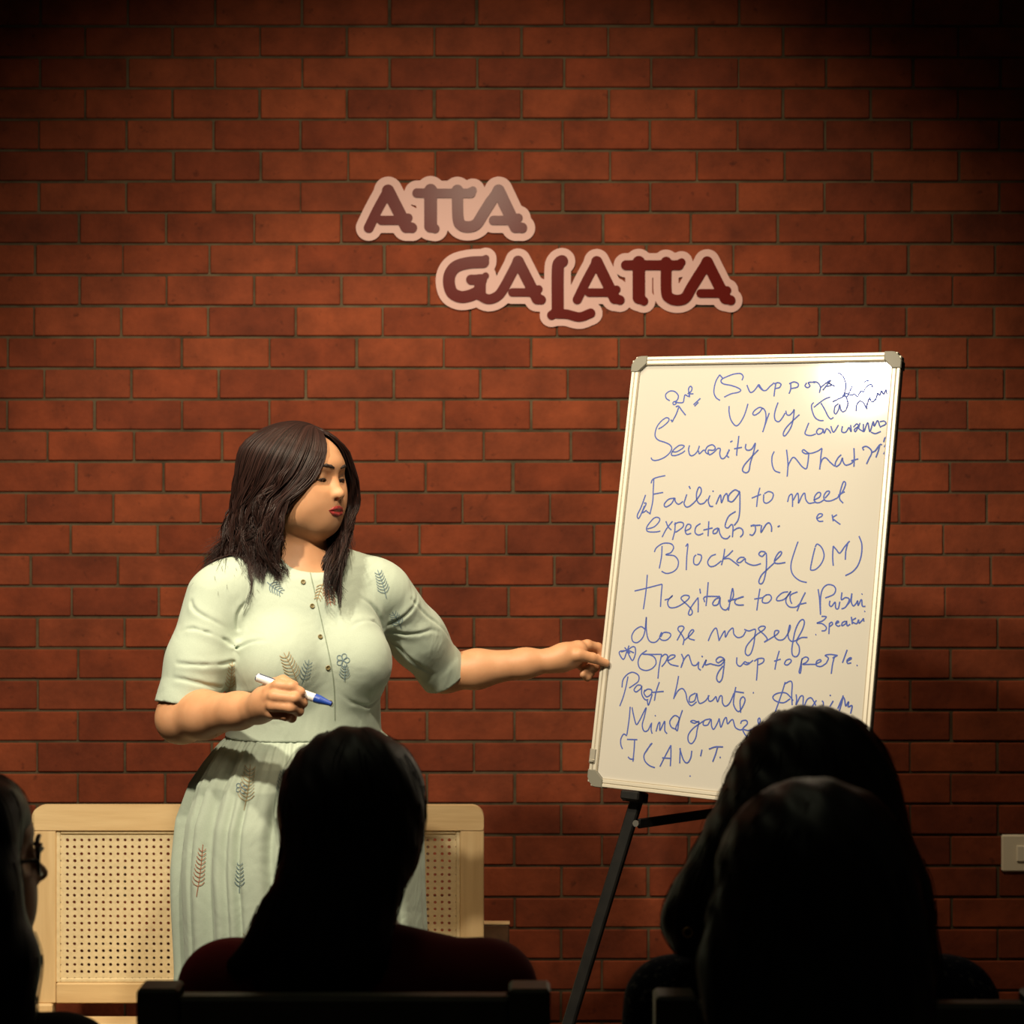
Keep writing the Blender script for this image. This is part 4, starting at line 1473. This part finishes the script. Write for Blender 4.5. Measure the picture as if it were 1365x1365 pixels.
def stitch(name, strokes, bvh, m, half=0.0007):
    q = MB()
    for si, pts in enumerate(strokes):
        pts = smooth_line(pts, 1.5)
        R = [hit(x, y, bvh) for x, y in pts]
        run = []
        for r in R + [None]:
            if r is None or (run and np.linalg.norm(r[0] - run[-1][0]) > 0.02):
                if len(run) > 2:
                    q.ribbon([a[0] for a in run], [a[1] for a in run], half, 0.0012 + 0.00005 * si)
                run = []
            if r is not None:
                run.append(r)
    if q.n:
        q.build(name, m, dr)


def fern(x, y, ang, ln, wd, n=7):
    """stem and paired leaflets in photo pixels"""
    ca, sa = math.cos(ang), math.sin(ang)

    def p(a, c):
        return (x + a * ca - c * sa, y + a * sa + c * ca)
    st = [[p(0, 0), p(ln * 0.5, wd * 0.12), p(ln, 0)]]
    for i in range(n):
        t = ln * (0.2 + 0.75 * i / n)
        w_ = wd * (1 - 0.45 * i / n)
        for sg in (-1, 1):
            st.append([p(t, 0), p(t + w_ * 0.30, sg * w_ * 0.62), p(t + w_ * 0.85, sg * w_)])
    return st


def blossom(x, y, r):
    st = []
    for k in range(5):
        a = k * 1.257
        st.append([(x, y), (x + r * math.cos(a - 0.5), y + r * math.sin(a - 0.5)), (x + 1.3 * r * math.cos(a), y + 1.3 * r * math.sin(a)), (x + r * math.cos(a + 0.5), y + r * math.sin(a + 0.5)), (x, y)])
    return st


up_ = -math.pi / 2
stitch('embroidery_sprig', fern(397, 912, up_ - 0.42, 46, 11), bod_bvh, tan_t)
stitch('embroidery_sprig', fern(402, 912, up_ + 0.28, 34, 8, 5), bod_bvh, blue_t)
stitch('embroidery_sprig', fern(437, 772, up_ + math.pi - 0.1, 36, 9), bod_bvh, red_t)
stitch('embroidery_sprig', fern(432, 774, up_ + math.pi + 0.35, 30, 7, 5), bod_bvh, tan_t)
stitch('embroidery_blossom', blossom(457, 880, 7) + fern(459, 908, up_, 22, 7, 4), bod_bvh, blue_t)
stitch('embroidery_sprig', fern(356, 776, up_ + 2.2, 26, 8, 5), bod_bvh, blue_t)
stitch('embroidery_sprig', fern(515, 798, up_ - 0.3, 40, 8), bod_bvh, blue_t)
stitch('embroidery_sprig', fern(535, 838, up_ - 0.5, 26, 8, 5), bod_bvh, blue_t)
stitch('embroidery_sprig', fern(305, 925, up_ + 0.1, 44, 7), bod_bvh, tan_t)
stitch('embroidery_sprig', fern(325, 1080, up_ + 0.15, 62, 11, 9), sk_bvh, tan_t)
stitch('embroidery_blossom', blossom(322, 1050, 6), sk_bvh, blue_t)
stitch('embroidery_sprig', fern(262, 1195, up_ + 0.12, 70, 8, 9), sk_bvh, red_t)
stitch('embroidery_sprig', fern(319, 1190, up_ + 0.02, 44, 7, 6), sk_bvh, blue_t)
stitch('embroidery_sprig', fern(374, 1065, up_ + 0.1, 40, 8, 6), sk_bvh, blue_t)
stitch('embroidery_sprig', fern(330, 1290, up_, 50, 9, 7), sk_bvh, tan_t)
# button placket edge and buttons
seam_m = mat('placket_line', (0.22, 0.27, 0.20), 0.9)  # line darker than the cloth, drawn along the placket edge
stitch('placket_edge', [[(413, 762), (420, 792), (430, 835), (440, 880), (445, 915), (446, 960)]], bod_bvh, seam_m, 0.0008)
wood_b = mat('olive_button', (0.20, 0.16, 0.07), 0.35)
for px, py in ((404, 776), (416, 808), (426.5, 849), (437, 890), (439.5, 936)):
    r = hit(px, py, bod_bvh)
    if r is None:
        continue
    p, n = r
    a = np.cross(n, [0, 0, 1.0])
    a /= np.linalg.norm(a)
    c = np.cross(n, a)
    q = MB()
    ring = [p + n * 0.0016 + 0.0037 * (math.cos(t) * a + math.sin(t) * c) for t in np.linspace(0, 2 * math.pi, 17)]
    q.tube(ring, 0.0013, 6, cap=False)
    q.tube([p - n * 0.001, p + n * 0.0012], 0.0037, 12)
    q.build('button', wood_b, dr)
# ---- the woman's hair: strands laid from the parting, over an inner layer
hair_m = mat('dark_brown_hair', (0.03, 0.014, 0.011), 0.46, spec=0.3)
N, L, b = nodes(hair_m)
geo = N.new('ShaderNodeNewGeometry')
rp = N.new('ShaderNodeValToRGB')
rp.color_ramp.elements[0].color = (0.008, 0.004, 0.0035, 1)
rp.color_ramp.elements[1].color = (0.036, 0.015, 0.012, 1)
L.new(geo.outputs['Random Per Island'], rp.inputs[0])
L.new(rp.outputs[0], b.inputs['Base Color'])
hr = np.random.default_rng(11)


def HP(a, f, c):
    return H0 + np.multiply.outer(a, hl) + np.multiply.outer(f, hf) + np.multiply.outer(c, np.array([0, 0, 1.0]))


# azimuth of the edge of the face opening against height, near (her right) and far (her left) side
Z_OP = np.array([-0.25, -0.14, -0.10, -0.07, -0.045, -0.02, 0.0, 0.025, 0.05, 0.08, 0.11])
NEAR = np.array([-74, -74, -70, -67, -60, -46, -36, -27, -19, -10, 0.])
FAR = np.array([40, 48, 54, 56, 54, 50, 46, 40, 32, 16, 4.])
Z_M = np.array([-0.26, -0.20, -0.16, -0.12, -0.08, -0.04, 0.0, 0.04])


def strand(side, t, zend, nst=26, puff=1.0):
    """centre line; side -1 near / +1 far, t 0 (face edge) .. 1 (nape)"""
    s = np.linspace(0, 1, nst)
    arc = 0.36
    th = np.clip(s / arc, 0, 1) * (math.pi / 2)
    drop = np.clip((s - arc) / (1 - arc), 0, 1)
    zc = 0.028
    z = zc + 0.085 * np.cos(th) - drop * (zc - zend)
    if side < 0:
        ph0 = np.interp(z, Z_OP, NEAR)
        ph = ph0 + t * (-190 - ph0)
        front = np.array([1.02, 0.98, 1.03, 1.08, 1.10, 1.06, 1.02, 1.0])
        rear = np.array([1.62, 1.50, 1.32, 1.14, 1.05, 1.04, 1.03, 1.0])
    else:
        ph0 = np.interp(z, Z_OP, FAR)
        ph = ph0 + t * (172 - ph0)
        front = np.array([1.00, 1.00, 1.10, 1.20, 1.26, 1.24, 1.18, 1.06])
        rear = np.array([1.45, 1.35, 1.22, 1.12, 1.06, 1.05, 1.04, 1.0])
    ph = np.radians(ph)
    m = np.interp(z, Z_M, front) * (1 - t) + np.interp(z, Z_M, rear) * t
    R = m * puff
    sn = np.sin(th)
    a = 0.092 * sn * np.sin(ph) * R
    f = -0.012 + 0.108 * sn * np.cos(ph) * R
    # parting line: from the front hairline back over the crown
    pf = 0.070 - 0.145 * t
    pa = 0.010 - 0.004 * t
    pz = 0.028 + 0.087 * math.sqrt(max(0.02, 1 - ((pf + 0.012) / 0.112) ** 2))
    w = (1 - np.clip(s / (arc * 0.8), 0, 1)) ** 1.6
    a = a * (1 - w) + pa * w
    f = f * (1 - w) + pf * w
    z = z * (1 - w) + pz * w
    return a, f, z


def push_out(P, s, gap, it=3):
    for _ in range(it):
        d = s(P)
        bad = d < gap
        if not bad.any():
            return P
        e = 0.003
        B = P[bad]
        g = np.stack([s(B + np.eye(3)[i] * e) - s(B - np.eye(3)[i] * e) for i in range(3)], -1) / (2 * e)
        g /= np.linalg.norm(g, axis=1)[:, None] + 1e-9
        P[bad] = B + g * (gap - d[bad])[:, None]
    return P


head_only = SDF()
add_head(head_only, H0, (hl, hf, hu))
near_ops = [op for op in head_only.ops if op[0] == 'u'][:9]
sh_ops = dress.select(T(0, 0, 1.36), 0.30)


def solid(P):
    return np.minimum(SDF.run(near_ops, P), SDF.run(sh_ops, P))


def zend_of(side, t):
    if side < 0:
        return -0.188 + 0.02 * math.sin(t * 9) - 0.03 * t
    return -0.222 + 0.06 * t


# inner layers so no scalp shows
nst = 30
q = MB()
for side in (-1, 1):
    for puff in (0.94,):
        ts = np.linspace(0.015, 1.0, 40)
        G = []
        for t in ts:
            a, f, z = strand(side, t, zend_of(side, t) + 0.045, nst, puff)
            g_ = np.clip((-0.055 - z) / 0.11, 0, 1) * max(0.0, 1 - t * 1.2) * (side > 0)
            G.append(HP(a, f, z) - np.outer(g_, [0.010, 0.125, 0]))
        G = np.array(G)
        sh = G.shape
        P = push_out(G.reshape(-1, 3), solid, 0.003).reshape(sh)
        v = P.reshape(-1, 3)
        fcs = []
        for i in range(len(ts) - 1):
            for k in range(nst - 1):
                fcs.append((i * nst + k, i * nst + k + 1, (i + 1) * nst + k + 1, (i + 1) * nst + k))
        q.add(v, fcs)
q.build('hair_inner_layer', hair_m, None, smooth=True)
inner = bpy.data.objects['hair_inner_layer']

nst = 26
paths, radii = [], []
for side, nl in ((-1, 150), (1, 95)):
    for li in range(nl):
        t0 = (li + hr.uniform(0, 1)) / nl
        t0 = t0 ** (1.25 if side < 0 else 1.1)
        ze = zend_of(side, t0) + hr.normal(0, 0.016)
        if hr.uniform() < 0.28:
            ze += hr.uniform(0.03, 0.09)
        pa, pr = hr.uniform(0, 6.28, 2)
        fq = hr.uniform(1.9, 3.6)
        amp = hr.uniform(0.35, 1.0)
        lay = hr.uniform(0.95, 1.10)
        ns = 20
        for k in range(ns):
            t = np.clip(t0 + hr.normal(0, 0.013), 0.0, 1.0)
            a, f, z = strand(side, t, ze + hr.normal(0, 0.008), nst, lay + hr.normal(0, 0.008))
            s = np.linspace(0, 1, nst)
            grow = np.clip((s - 0.20) / 0.80, 0, 1) ** 1.7
            wv1 = np.sin(2 * math.pi * fq * s + pa + hr.normal(0, 0.25)) * grow * 0.023 * amp
            wv2 = np.cos(2 * math.pi * fq * s + pr + hr.normal(0, 0.25)) * grow * 0.019 * amp
            # sideways and in-out waves
            rad = np.hypot(a, f + 0.012) + 1e-6
            na, nf = a / rad, (f + 0.012) / rad
            a = a + wv2 * na - wv1 * nf
            f = f + wv2 * nf + wv1 * na
            if side < 0 and t > 0.45:                       # flyaway ends over her back
                ex = grow ** 2.2 * hr.uniform(0, 0.065) * (t - 0.45) * 2
                a, f = a + ex * na, f + ex * nf
                z = z + ex * 0.25
            P = HP(a, f, z)
            if side > 0:                                   # falls in front of her left shoulder
                g_ = np.clip((-0.055 - z) / 0.11, 0, 1) * max(0.0, 1 - t * 1.2)
                P[:, 1] -= 0.125 * g_
                P[:, 0] -= 0.010 * g_
            paths.append(P)
            radii.append(hr.uniform(0.0006, 0.0012))
P = np.concatenate(paths)
P = push_out(P, solid, 0.0045)
P = P.reshape(len(paths), nst, 3)
q = MB()
prof = np.concatenate([np.linspace(0.7, 1.0, 6), np.ones(nst - 14), np.linspace(1.0, 0.22, 8)])
for pts, r in zip(P, radii):
    q.tube(pts, r * prof, 4, cap=False)
hair = q.build('hair', hair_m, wom, smooth=True)
inner.parent = hair
inner.location = (0, 0, 0)
inner.data.transform(__import__('mathutils').Matrix.Translation(Vector((0.415, -3.5, 0))))

# ---- marker pen in her right hand
ma, mb = W(342, 902.5, 3.188), W(442, 938.5, 3.150)
md = (mb - ma) / np.linalg.norm(mb - ma)
ml = np.linalg.norm(mb - ma)
mk_t = thing('marker_pen', (ma + mb) / 2, 'white whiteboard marker with a blue cap held in the woman\'s right hand', 'marker')
white_pl = mat('white_plastic', (0.78, 0.77, 0.76), 0.3)
blue_pl = mat('blue_plastic', (0.02, 0.065, 0.36), 0.3)
q = MB()
ss = np.array([0.012, 0.014, 0.60, 0.78, 0.785])
q.tube([ma + md * ml * s_ for s_ in ss], np.array([0.0066, 0.0078, 0.0078, 0.0078, 0.0070]), 20)
q.build('barrel', white_pl, mk_t, smooth=False)
q = MB()
q.tube([ma, ma + md * ml * 0.004, ma + md * ml * 0.016], np.array([0.0060, 0.0072, 0.0072]), 20)
q.build('end_plug', mat('navy_plastic', (0.012, 0.03, 0.12), 0.35), mk_t, smooth=False)
q = MB()
q.tube([ma + md * ml * s_ for s_ in (0.778, 0.782, 0.85, 0.90, 0.97, 1.0)], np.array([0.0074, 0.0084, 0.0080, 0.0064, 0.0046, 0.0038]), 20)
q.build('cap', blue_pl, mk_t, smooth=False, label='blue marker cap')
sd = np.cross(md, [0, 1.0, 0])
sd /= np.linalg.norm(sd)
if sd[2] < 0:
    sd = -sd
q = MB()
q.bar(ma + md * ml * 0.03 + sd * 0.0074 - np.array([0, 0.002, 0]), ma + md * ml * 0.30 + sd * 0.0074 - np.array([0, 0.002, 0]), 0.0035, 0.0016, side=(0, 1, 0))
q.build('printed_stripe', bpy.data.materials['navy_plastic'], mk_t)
# ------------------------------------------------------------------ audience: chairs and seated people
chair_m = mottle(mat('dark_stained_wood', (0.03, 0.026, 0.016), 0.45, spec=0.4), (0.040, 0.038, 0.022), (0.075, 0.070, 0.042), 20, 5, 0.1)
seat_m = mat('black_seat_pad', (0.012, 0.011, 0.010), 0.8)
CHY = 2.10
CHP = CHY / FPX


def chair_at(x0, x1, yb, zt, label):
    """x0..x1 outer sides, yb the face of the back nearest the camera, zt top of the posts"""
    c = thing('chair', ((x0 + x1) / 2, yb, 0), label, 'chair', 'wooden chairs for the audience')
    pw = 0.050
    for xa in (x0, x1 - pw):
        q = MB()
        q.box(xa, xa + pw, yb, yb + 0.045, 0.0, zt, 0.004)
        q.build('back_post', chair_m, c)
        q = MB()
        q.box(xa + 0.002, xa + pw - 0.002, yb + 0.40, yb + 0.445, 0.0, 0.405, 0.004)
        q.build('front_leg', chair_m, c)
    for nm, za, zb in (('top_rail', zt - 0.10, zt - 0.011), ('middle_rail', zt - 0.30, zt - 0.25)):
        q = MB()
        q.box(x0 + pw - 0.002, x1 - pw + 0.002, yb + 0.006, yb + 0.034, za, zb, 0.005)
        q.build(nm, chair_m, c)
    q = MB()
    q.box(x0 + 0.004, x1 - 0.004, yb + 0.046, yb + 0.45, 0.406, 0.436, 0.006)
    q.build('seat', seat_m, c)
    return c


ZC = CAMZ - (1319 - 682.5) * CHP
ca = chair_at((181 - 682.5) * CHP, (734 - 682.5) * CHP, CHY, ZC, 'dark wooden chair under the person in the dark red top')
cb_ = chair_at((874 - 682.5) * CHP, (1427 - 682.5) * CHP, CHY, ZC - 0.009, 'dark wooden chair under the person in the dark navy speckled top')
cc_ = chair_at(0.06, 0.555, 1.38, 0.90, 'dark wooden chair nearest the camera under the person in black')
cd_ = chair_at(-0.98, -0.485, 2.00, 0.85, 'dark wooden chair at far left under the person in glasses')

a_skin = mat('brown_skin', (0.42, 0.21, 0.11), 0.5, spec=0.3)
black_hair = mat('black_hair', (0.006, 0.005, 0.004), 0.5, spec=0.2)
Z3 = np.array([0, 0, 1.0])


def strands(q, base_pts, n, spread, length, r, seed):
    g = np.random.default_rng(seed)
    for i in range(n):
        p = base_pts[g.integers(len(base_pts))]
        yield p, g


def seated(label, H, yaw, sh_z, sh_c, sh_w, hair_ops, top_m, lo_m, sc=1.0):
    """a person sitting facing the stage; H head centre, yaw turns the face towards +x, sh = shoulder joints"""
    hip = np.array([sh_c[0], sh_c[1] - 0.03, 0.50])
    p = thing('person', (hip[0], hip[1], 0), label, 'person')
    f = np.array([math.sin(yaw), math.cos(yaw), 0])
    l = np.array([-math.cos(yaw), math.sin(yaw), 0])
    tl_, tf_ = np.array([-1.0, 0, 0]), np.array([0, 1.0, 0])
    org = np.array([sh_c[0], sh_c[1], 0])
    tab = [(0.445, 0.165, 0.12, 0.105), (0.56, 0.165, 0.125, 0.10), (0.66, 0.145, 0.115, 0.095), (sh_z - 0.10, 0.158, 0.11, 0.10), (sh_z - 0.01, 0.15, 0.08, 0.085), (sh_z + 0.045, 0.11, 0.055, 0.065)]

    def torso(s, inf):
        s.u(p_stack(org, tl_, tf_, tab, inf), 0.01)
        for sg in (-1, 1):
            s.u(p_cone(org + (sg * 0.03, -0.01, sh_z + 0.035), org + (sg * (sh_w - 0.03), 0, sh_z + 0.0), 0.045 + inf, 0.050 + inf), 0.03)

    def arms(s, inf, upto=1.0):
        for sg in (-1, 1):
            S = org + np.array([sg * sh_w, 0, sh_z])
            E = org + np.array([sg * (sh_w + 0.03), 0.06, sh_z - 0.27])
            Wr = org + np.array([sg * 0.11, 0.27, 0.60])
            s.chain([S, E], [0.052 + inf, 0.041 + inf], 0.02)
            if upto > 1:
                s.chain([E, Wr], [0.040 + inf, 0.026 + inf], 0.02)
            yield sg, S, E, Wr
    b_ = SDF()
    torso(b_, 0.0)
    for sg, S, E, Wr in arms(b_, 0.0, 2):
        d = np.array([-sg * 0.35, 0.9, -0.25])
        d /= np.linalg.norm(d)
        pal = Wr + d * 0.075
        b_.chain([Wr, pal], [0.026, 0.024], 0.015)
        sd = np.cross(d, Z3)
        sd /= np.linalg.norm(sd)
        for k in range(4):
            o = sd * (k - 1.5) * 0.018
            a0 = pal + o * 0.9
            b_.chain([a0, a0 + d * 0.040 + Z3 * -0.004, a0 + d * 0.064 + Z3 * -0.020, a0 + d * 0.072 + Z3 * -0.036], [0.0105, 0.0092, 0.0083, 0.0072], 0.005)
        o = -sd * sg * 0.026
        b_.chain([Wr + o * 0.7 + d * 0.02, Wr + o * 1.5 + d * 0.05, Wr + o * 1.6 + d * 0.082], [0.014, 0.0115, 0.009], 0.006)
    b_.chain([np.array([sh_c[0], sh_c[1], sh_z + 0.02]), H - f * 0.02 - Z3 * 0.04], [0.058, 0.050], 0.03)
    add_head(b_, H, (l, f, Z3), sc)
    legs = []
    for sg in (-1, 1):
        hp_ = hip + np.array([sg * 0.085, 0.03, 0.035])
        kn = hip + np.array([sg * 0.095, 0.42, 0.005])
        an = hip + np.array([sg * 0.095, 0.27, -0.41])
        legs.append((hp_, kn, an))
        b_.chain([hp_, kn], [0.078, 0.056], 0.02)
        b_.chain([kn, an], [0.054, 0.036], 0.02)
        b_.chain([an + (0, 0, -0.04), an + (0, 0.10, -0.060), an + (0, 0.165, -0.068)], [0.034, 0.030, 0.020], 0.02)
    V, Q = b_.mesh(0.0055, n=14, project=1)
    mk('body', V, Q, a_skin, p)
    t = SDF()
    torso(t, 0.011)
    list(arms(t, 0.012))
    zc = sh_z + 0.088
    V, Q = t.mesh(0.008, n=14, project=1, cut=lambda P: np.maximum(P[..., 2] - zc, 0.47 - P[..., 2]))
    mk('top', V, Q, top_m, p)
    t = SDF()
    t.u(p_stack(org, tl_, tf_, [(0.44, 0.168, 0.12, 0.105), (0.55, 0.165, 0.125, 0.10)], 0.013), 0.01)
    for hp_, kn, an in legs:
        t.chain([hp_, kn], [0.088, 0.066], 0.03)
        t.chain([kn, an], [0.064, 0.050], 0.02)
    V, Q = t.mesh(0.009, n=14, project=1, cut=lambda P: np.maximum(0.135 - P[..., 2], 0.4365 - P[..., 2] - 10 * (P[..., 1] - (hip[1] + 0.30))))
    mk('trousers', V, Q, lo_m, p)
    hs = SDF()
    for op in hair_ops:
        if op[0] == 'e':
            hs.u(p_ell(op[1], np.array(op[2])), op[3])
        else:
            hs.u(p_cone(op[1], op[2], op[3], op[4]), op[5])
    dark = SDF()
    dark.ops = hs.ops

    def wave(P):
        return 0.0016 * np.sin(170 * P[..., 0] + 9 * np.sin(11 * P[..., 2])) * np.sin(60 * P[..., 1] + 4)
    V, Q = hs.mesh(0.0045, n=14, project=1, disp=wave)
    hm = mk('hair', V, Q, black_hair, p)
    # loose strands following the outline
    g = np.random.default_rng(int(abs(H[0]) * 1e4))
    q = MB()
    bvh = BVHTree.FromPolygons([Vector(v) for v in V], Q.tolist())
    for i in range(260):
        v = V[g.integers(len(V))]
        L_ = g.uniform(0.05, 0.14)
        pts = []
        pnt = v.copy()
        drift = g.normal(0, 0.10, 3)
        for k in range(8):
            pos, nrm, idx, dist = bvh.find_nearest(Vector(pnt))
            if pos is None:
                break
            pts.append(np.array(pos) + np.array(nrm) * (0.0012 + 0.0010 * k * abs(drift[0]) * 3))
            pnt = np.array(pos) + (np.array([0, 0, -1.0]) + drift * 0.6) * L_ / 8
        if len(pts) > 3:
            q.tube(pts, np.linspace(0.0009, 0.0003, len(pts)), 3, cap=False)
    tag(q.build('loose_strands', black_hair, hm, smooth=True), kind='stuff')
    return p


dark_red = mat('dark_red_cotton', (0.13, 0.012, 0.012), 0.9, spec=0.15)
navy = mottle(mat('navy_speckled_cotton', (0.01, 0.012, 0.03), 0.9, spec=0.15), (0.006, 0.008, 0.018), (0.012, 0.016, 0.035), 40)
N, L, b = nodes(navy)
rp = [n for n in N if n.type == 'VALTORGB'][0]
rp.color_ramp.elements[0].position = 0.58
rp.color_ramp.elements[1].position = 0.66
rp.color_ramp.elements[1].color = (0.10, 0.09, 0.08, 1)
[n for n in N if n.type == 'TEX_NOISE'][0].inputs['Scale'].default_value = 110
black_c = mat('black_cotton', (0.008, 0.008, 0.009), 0.9, spec=0.15)
dark_tr = mat('charcoal_trousers', (0.012, 0.012, 0.014), 0.9, spec=0.15)

seated('person in dark red top, long black hair over one shoulder, seated before the woman', W(474, 1086, 2.37), 0.35, 0.868, (-0.205, 2.33), 0.175,
       [('e', W(469, 1064, 2.36), (0.094, 0.116, 0.096), 0), ('c', W(469, 1085, 2.36), W(468, 1122, 2.35), 0.091, 0.085, 0.03), ('c', W(468, 1120, 2.35), W(458, 1165, 2.33), 0.084, 0.070, 0.03),
        ('c', W(452, 1150, 2.32), W(420, 1225, 2.285), 0.068, 0.060, 0.03), ('c', W(420, 1225, 2.285), W(395, 1300, 2.27), 0.060, 0.050, 0.03), ('c', W(470, 1150, 2.32), W(455, 1275, 2.27), 0.066, 0.06, 0.03), ('c', W(380, 1240, 2.28), W(318, 1286, 2.27), 0.040, 0.016, 0.03)],
       dark_red, dark_tr)
pb = seated('person in dark navy speckled top, long loose black hair, seated before the whiteboard', W(1088, 1068, 2.36), 0.1, 0.846, (0.397, 2.33), 0.185,
            [('e', W(1085, 1050, 2.35), (0.100, 0.118, 0.105), 0), ('c', W(1078, 1055, 2.34), W(1074, 1135, 2.31), 0.104, 0.128, 0.03),
             ('c', W(1050, 1110, 2.31), W(968, 1205, 2.285), 0.092, 0.070, 0.04), ('c', W(968, 1205, 2.285), W(926, 1232, 2.28), 0.062, 0.042, 0.03),
             ('c', W(1105, 1090, 2.31), W(1165, 1200, 2.285), 0.088, 0.072, 0.04), ('c', W(1165, 1200, 2.285), W(1200, 1290, 2.27), 0.070, 0.052, 0.03), ('c', W(1070, 1150, 2.28), W(1070, 1290, 2.25), 0.10, 0.10, 0.04)],
            navy, dark_tr)
q = MB()
ec = W(917, 1243, 2.232)
ring = [ec + 0.006 * np.array([math.cos(t), 0, math.sin(t)]) for t in np.linspace(0, 2 * math.pi, 13)]
q.tube(ring, 0.0016, 6, cap=False)
q.build('earring', mat('gold_earring', (0.6, 0.35, 0.1), 0.35, metal=1.0), pb, smooth=True)
seated('person in black with long black hair, nearest the camera at lower right', W(1092, 1202, 1.74), 0.0, 0.885, (0.310, 1.64), 0.170,
       [('e', W(1089, 1170, 1.735), (0.0915, 0.122, 0.094), 0), ('c', W(1088, 1180, 1.745), W(1088, 1290, 1.72), 0.093, 0.108, 0.03), ('c', W(1088, 1290, 1.72), W(1085, 1480, 1.64), 0.108, 0.095, 0.03)],
       black_c, dark_tr)
Hd = np.array([-0.708, 2.235, 1.060])
yd = 1.28
pd = seated('person with black hair and glasses at the left edge, face turned to the stage', Hd, yd, 0.80, (-0.735, 2.22), 0.17,
            [('e', Hd + (-0.012, -0.002, 0.024), (0.095, 0.092, 0.094), 0), ('e', Hd + (0.004, -0.012, 0.050), (0.090, 0.090, 0.066), 0.02), ('c', Hd + (0.040, -0.050, 0.055), Hd + (0.048, -0.072, -0.02), 0.050, 0.050, 0.02), ('c', Hd + (0.048, -0.072, -0.02), Hd + (0.064, -0.070, -0.12), 0.050, 0.057, 0.02), ('c', Hd + (0.064, -0.070, -0.12), Hd + (0.068, -0.085, -0.30), 0.057, 0.050, 0.02), ('c', Hd + (-0.01, -0.045, 0.0), Hd + (0.005, -0.07, -0.13), 0.070, 0.062, 0.03), ('c', Hd + (0.005, -0.07, -0.13), Hd + (0.020, -0.09, -0.26), 0.062, 0.058, 0.03),
             ('c', Hd + (-0.05, 0, -0.02), Hd + (-0.06, -0.02, -0.26), 0.08, 0.07, 0.03)],
            black_c, dark_tr)
fd = np.array([math.sin(yd), math.cos(yd), 0])
ld = np.array([-math.cos(yd), math.sin(yd), 0])


def gd_(a, f_, c):
    return Hd + a * ld + f_ * fd + np.array([0, 0, c])


gl = None
frame_m = mat('black_glasses_frame', (0.012, 0.010, 0.009), 0.3)
q = MB()
for sg in (-1, 1):
    ring = [gd_(sg * (0.032 + 0.025 * math.cos(t)), 0.104 - 0.004 * abs(math.cos(t)), -0.002 + 0.019 * math.sin(t)) for t in np.linspace(0, 2 * math.pi, 25)]
    q.tube(ring, 0.0022, 6, cap=False)
q.tube([gd_(-0.008, 0.104, 0.004), gd_(0, 0.107, 0.006), gd_(0.008, 0.104, 0.004)], 0.0020, 6)
q.build('glasses_frame', frame_m, None, smooth=True)
go = bpy.data.objects['glasses_frame']
groot = thing('glasses', gd_(0, 0.10, 0), 'dark framed glasses worn by the person at the left edge', 'glasses')
go.parent = groot
go.location = (0, 0, 0)
off = np.array(groot.location)
for v in go.data.vertices:
    v.co = v.co - Vector(off)
for sg in (-1, 1):
    q = MB()
    q.tube([gd_(sg * 0.057, 0.100, 0.002), gd_(sg * 0.072, 0.060, 0.003), gd_(sg * 0.079, 0.0, 0.002), gd_(sg * 0.078, -0.02, -0.012)], 0.0028, 6)
    q.build('temple_arm', frame_m, groot, smooth=True)
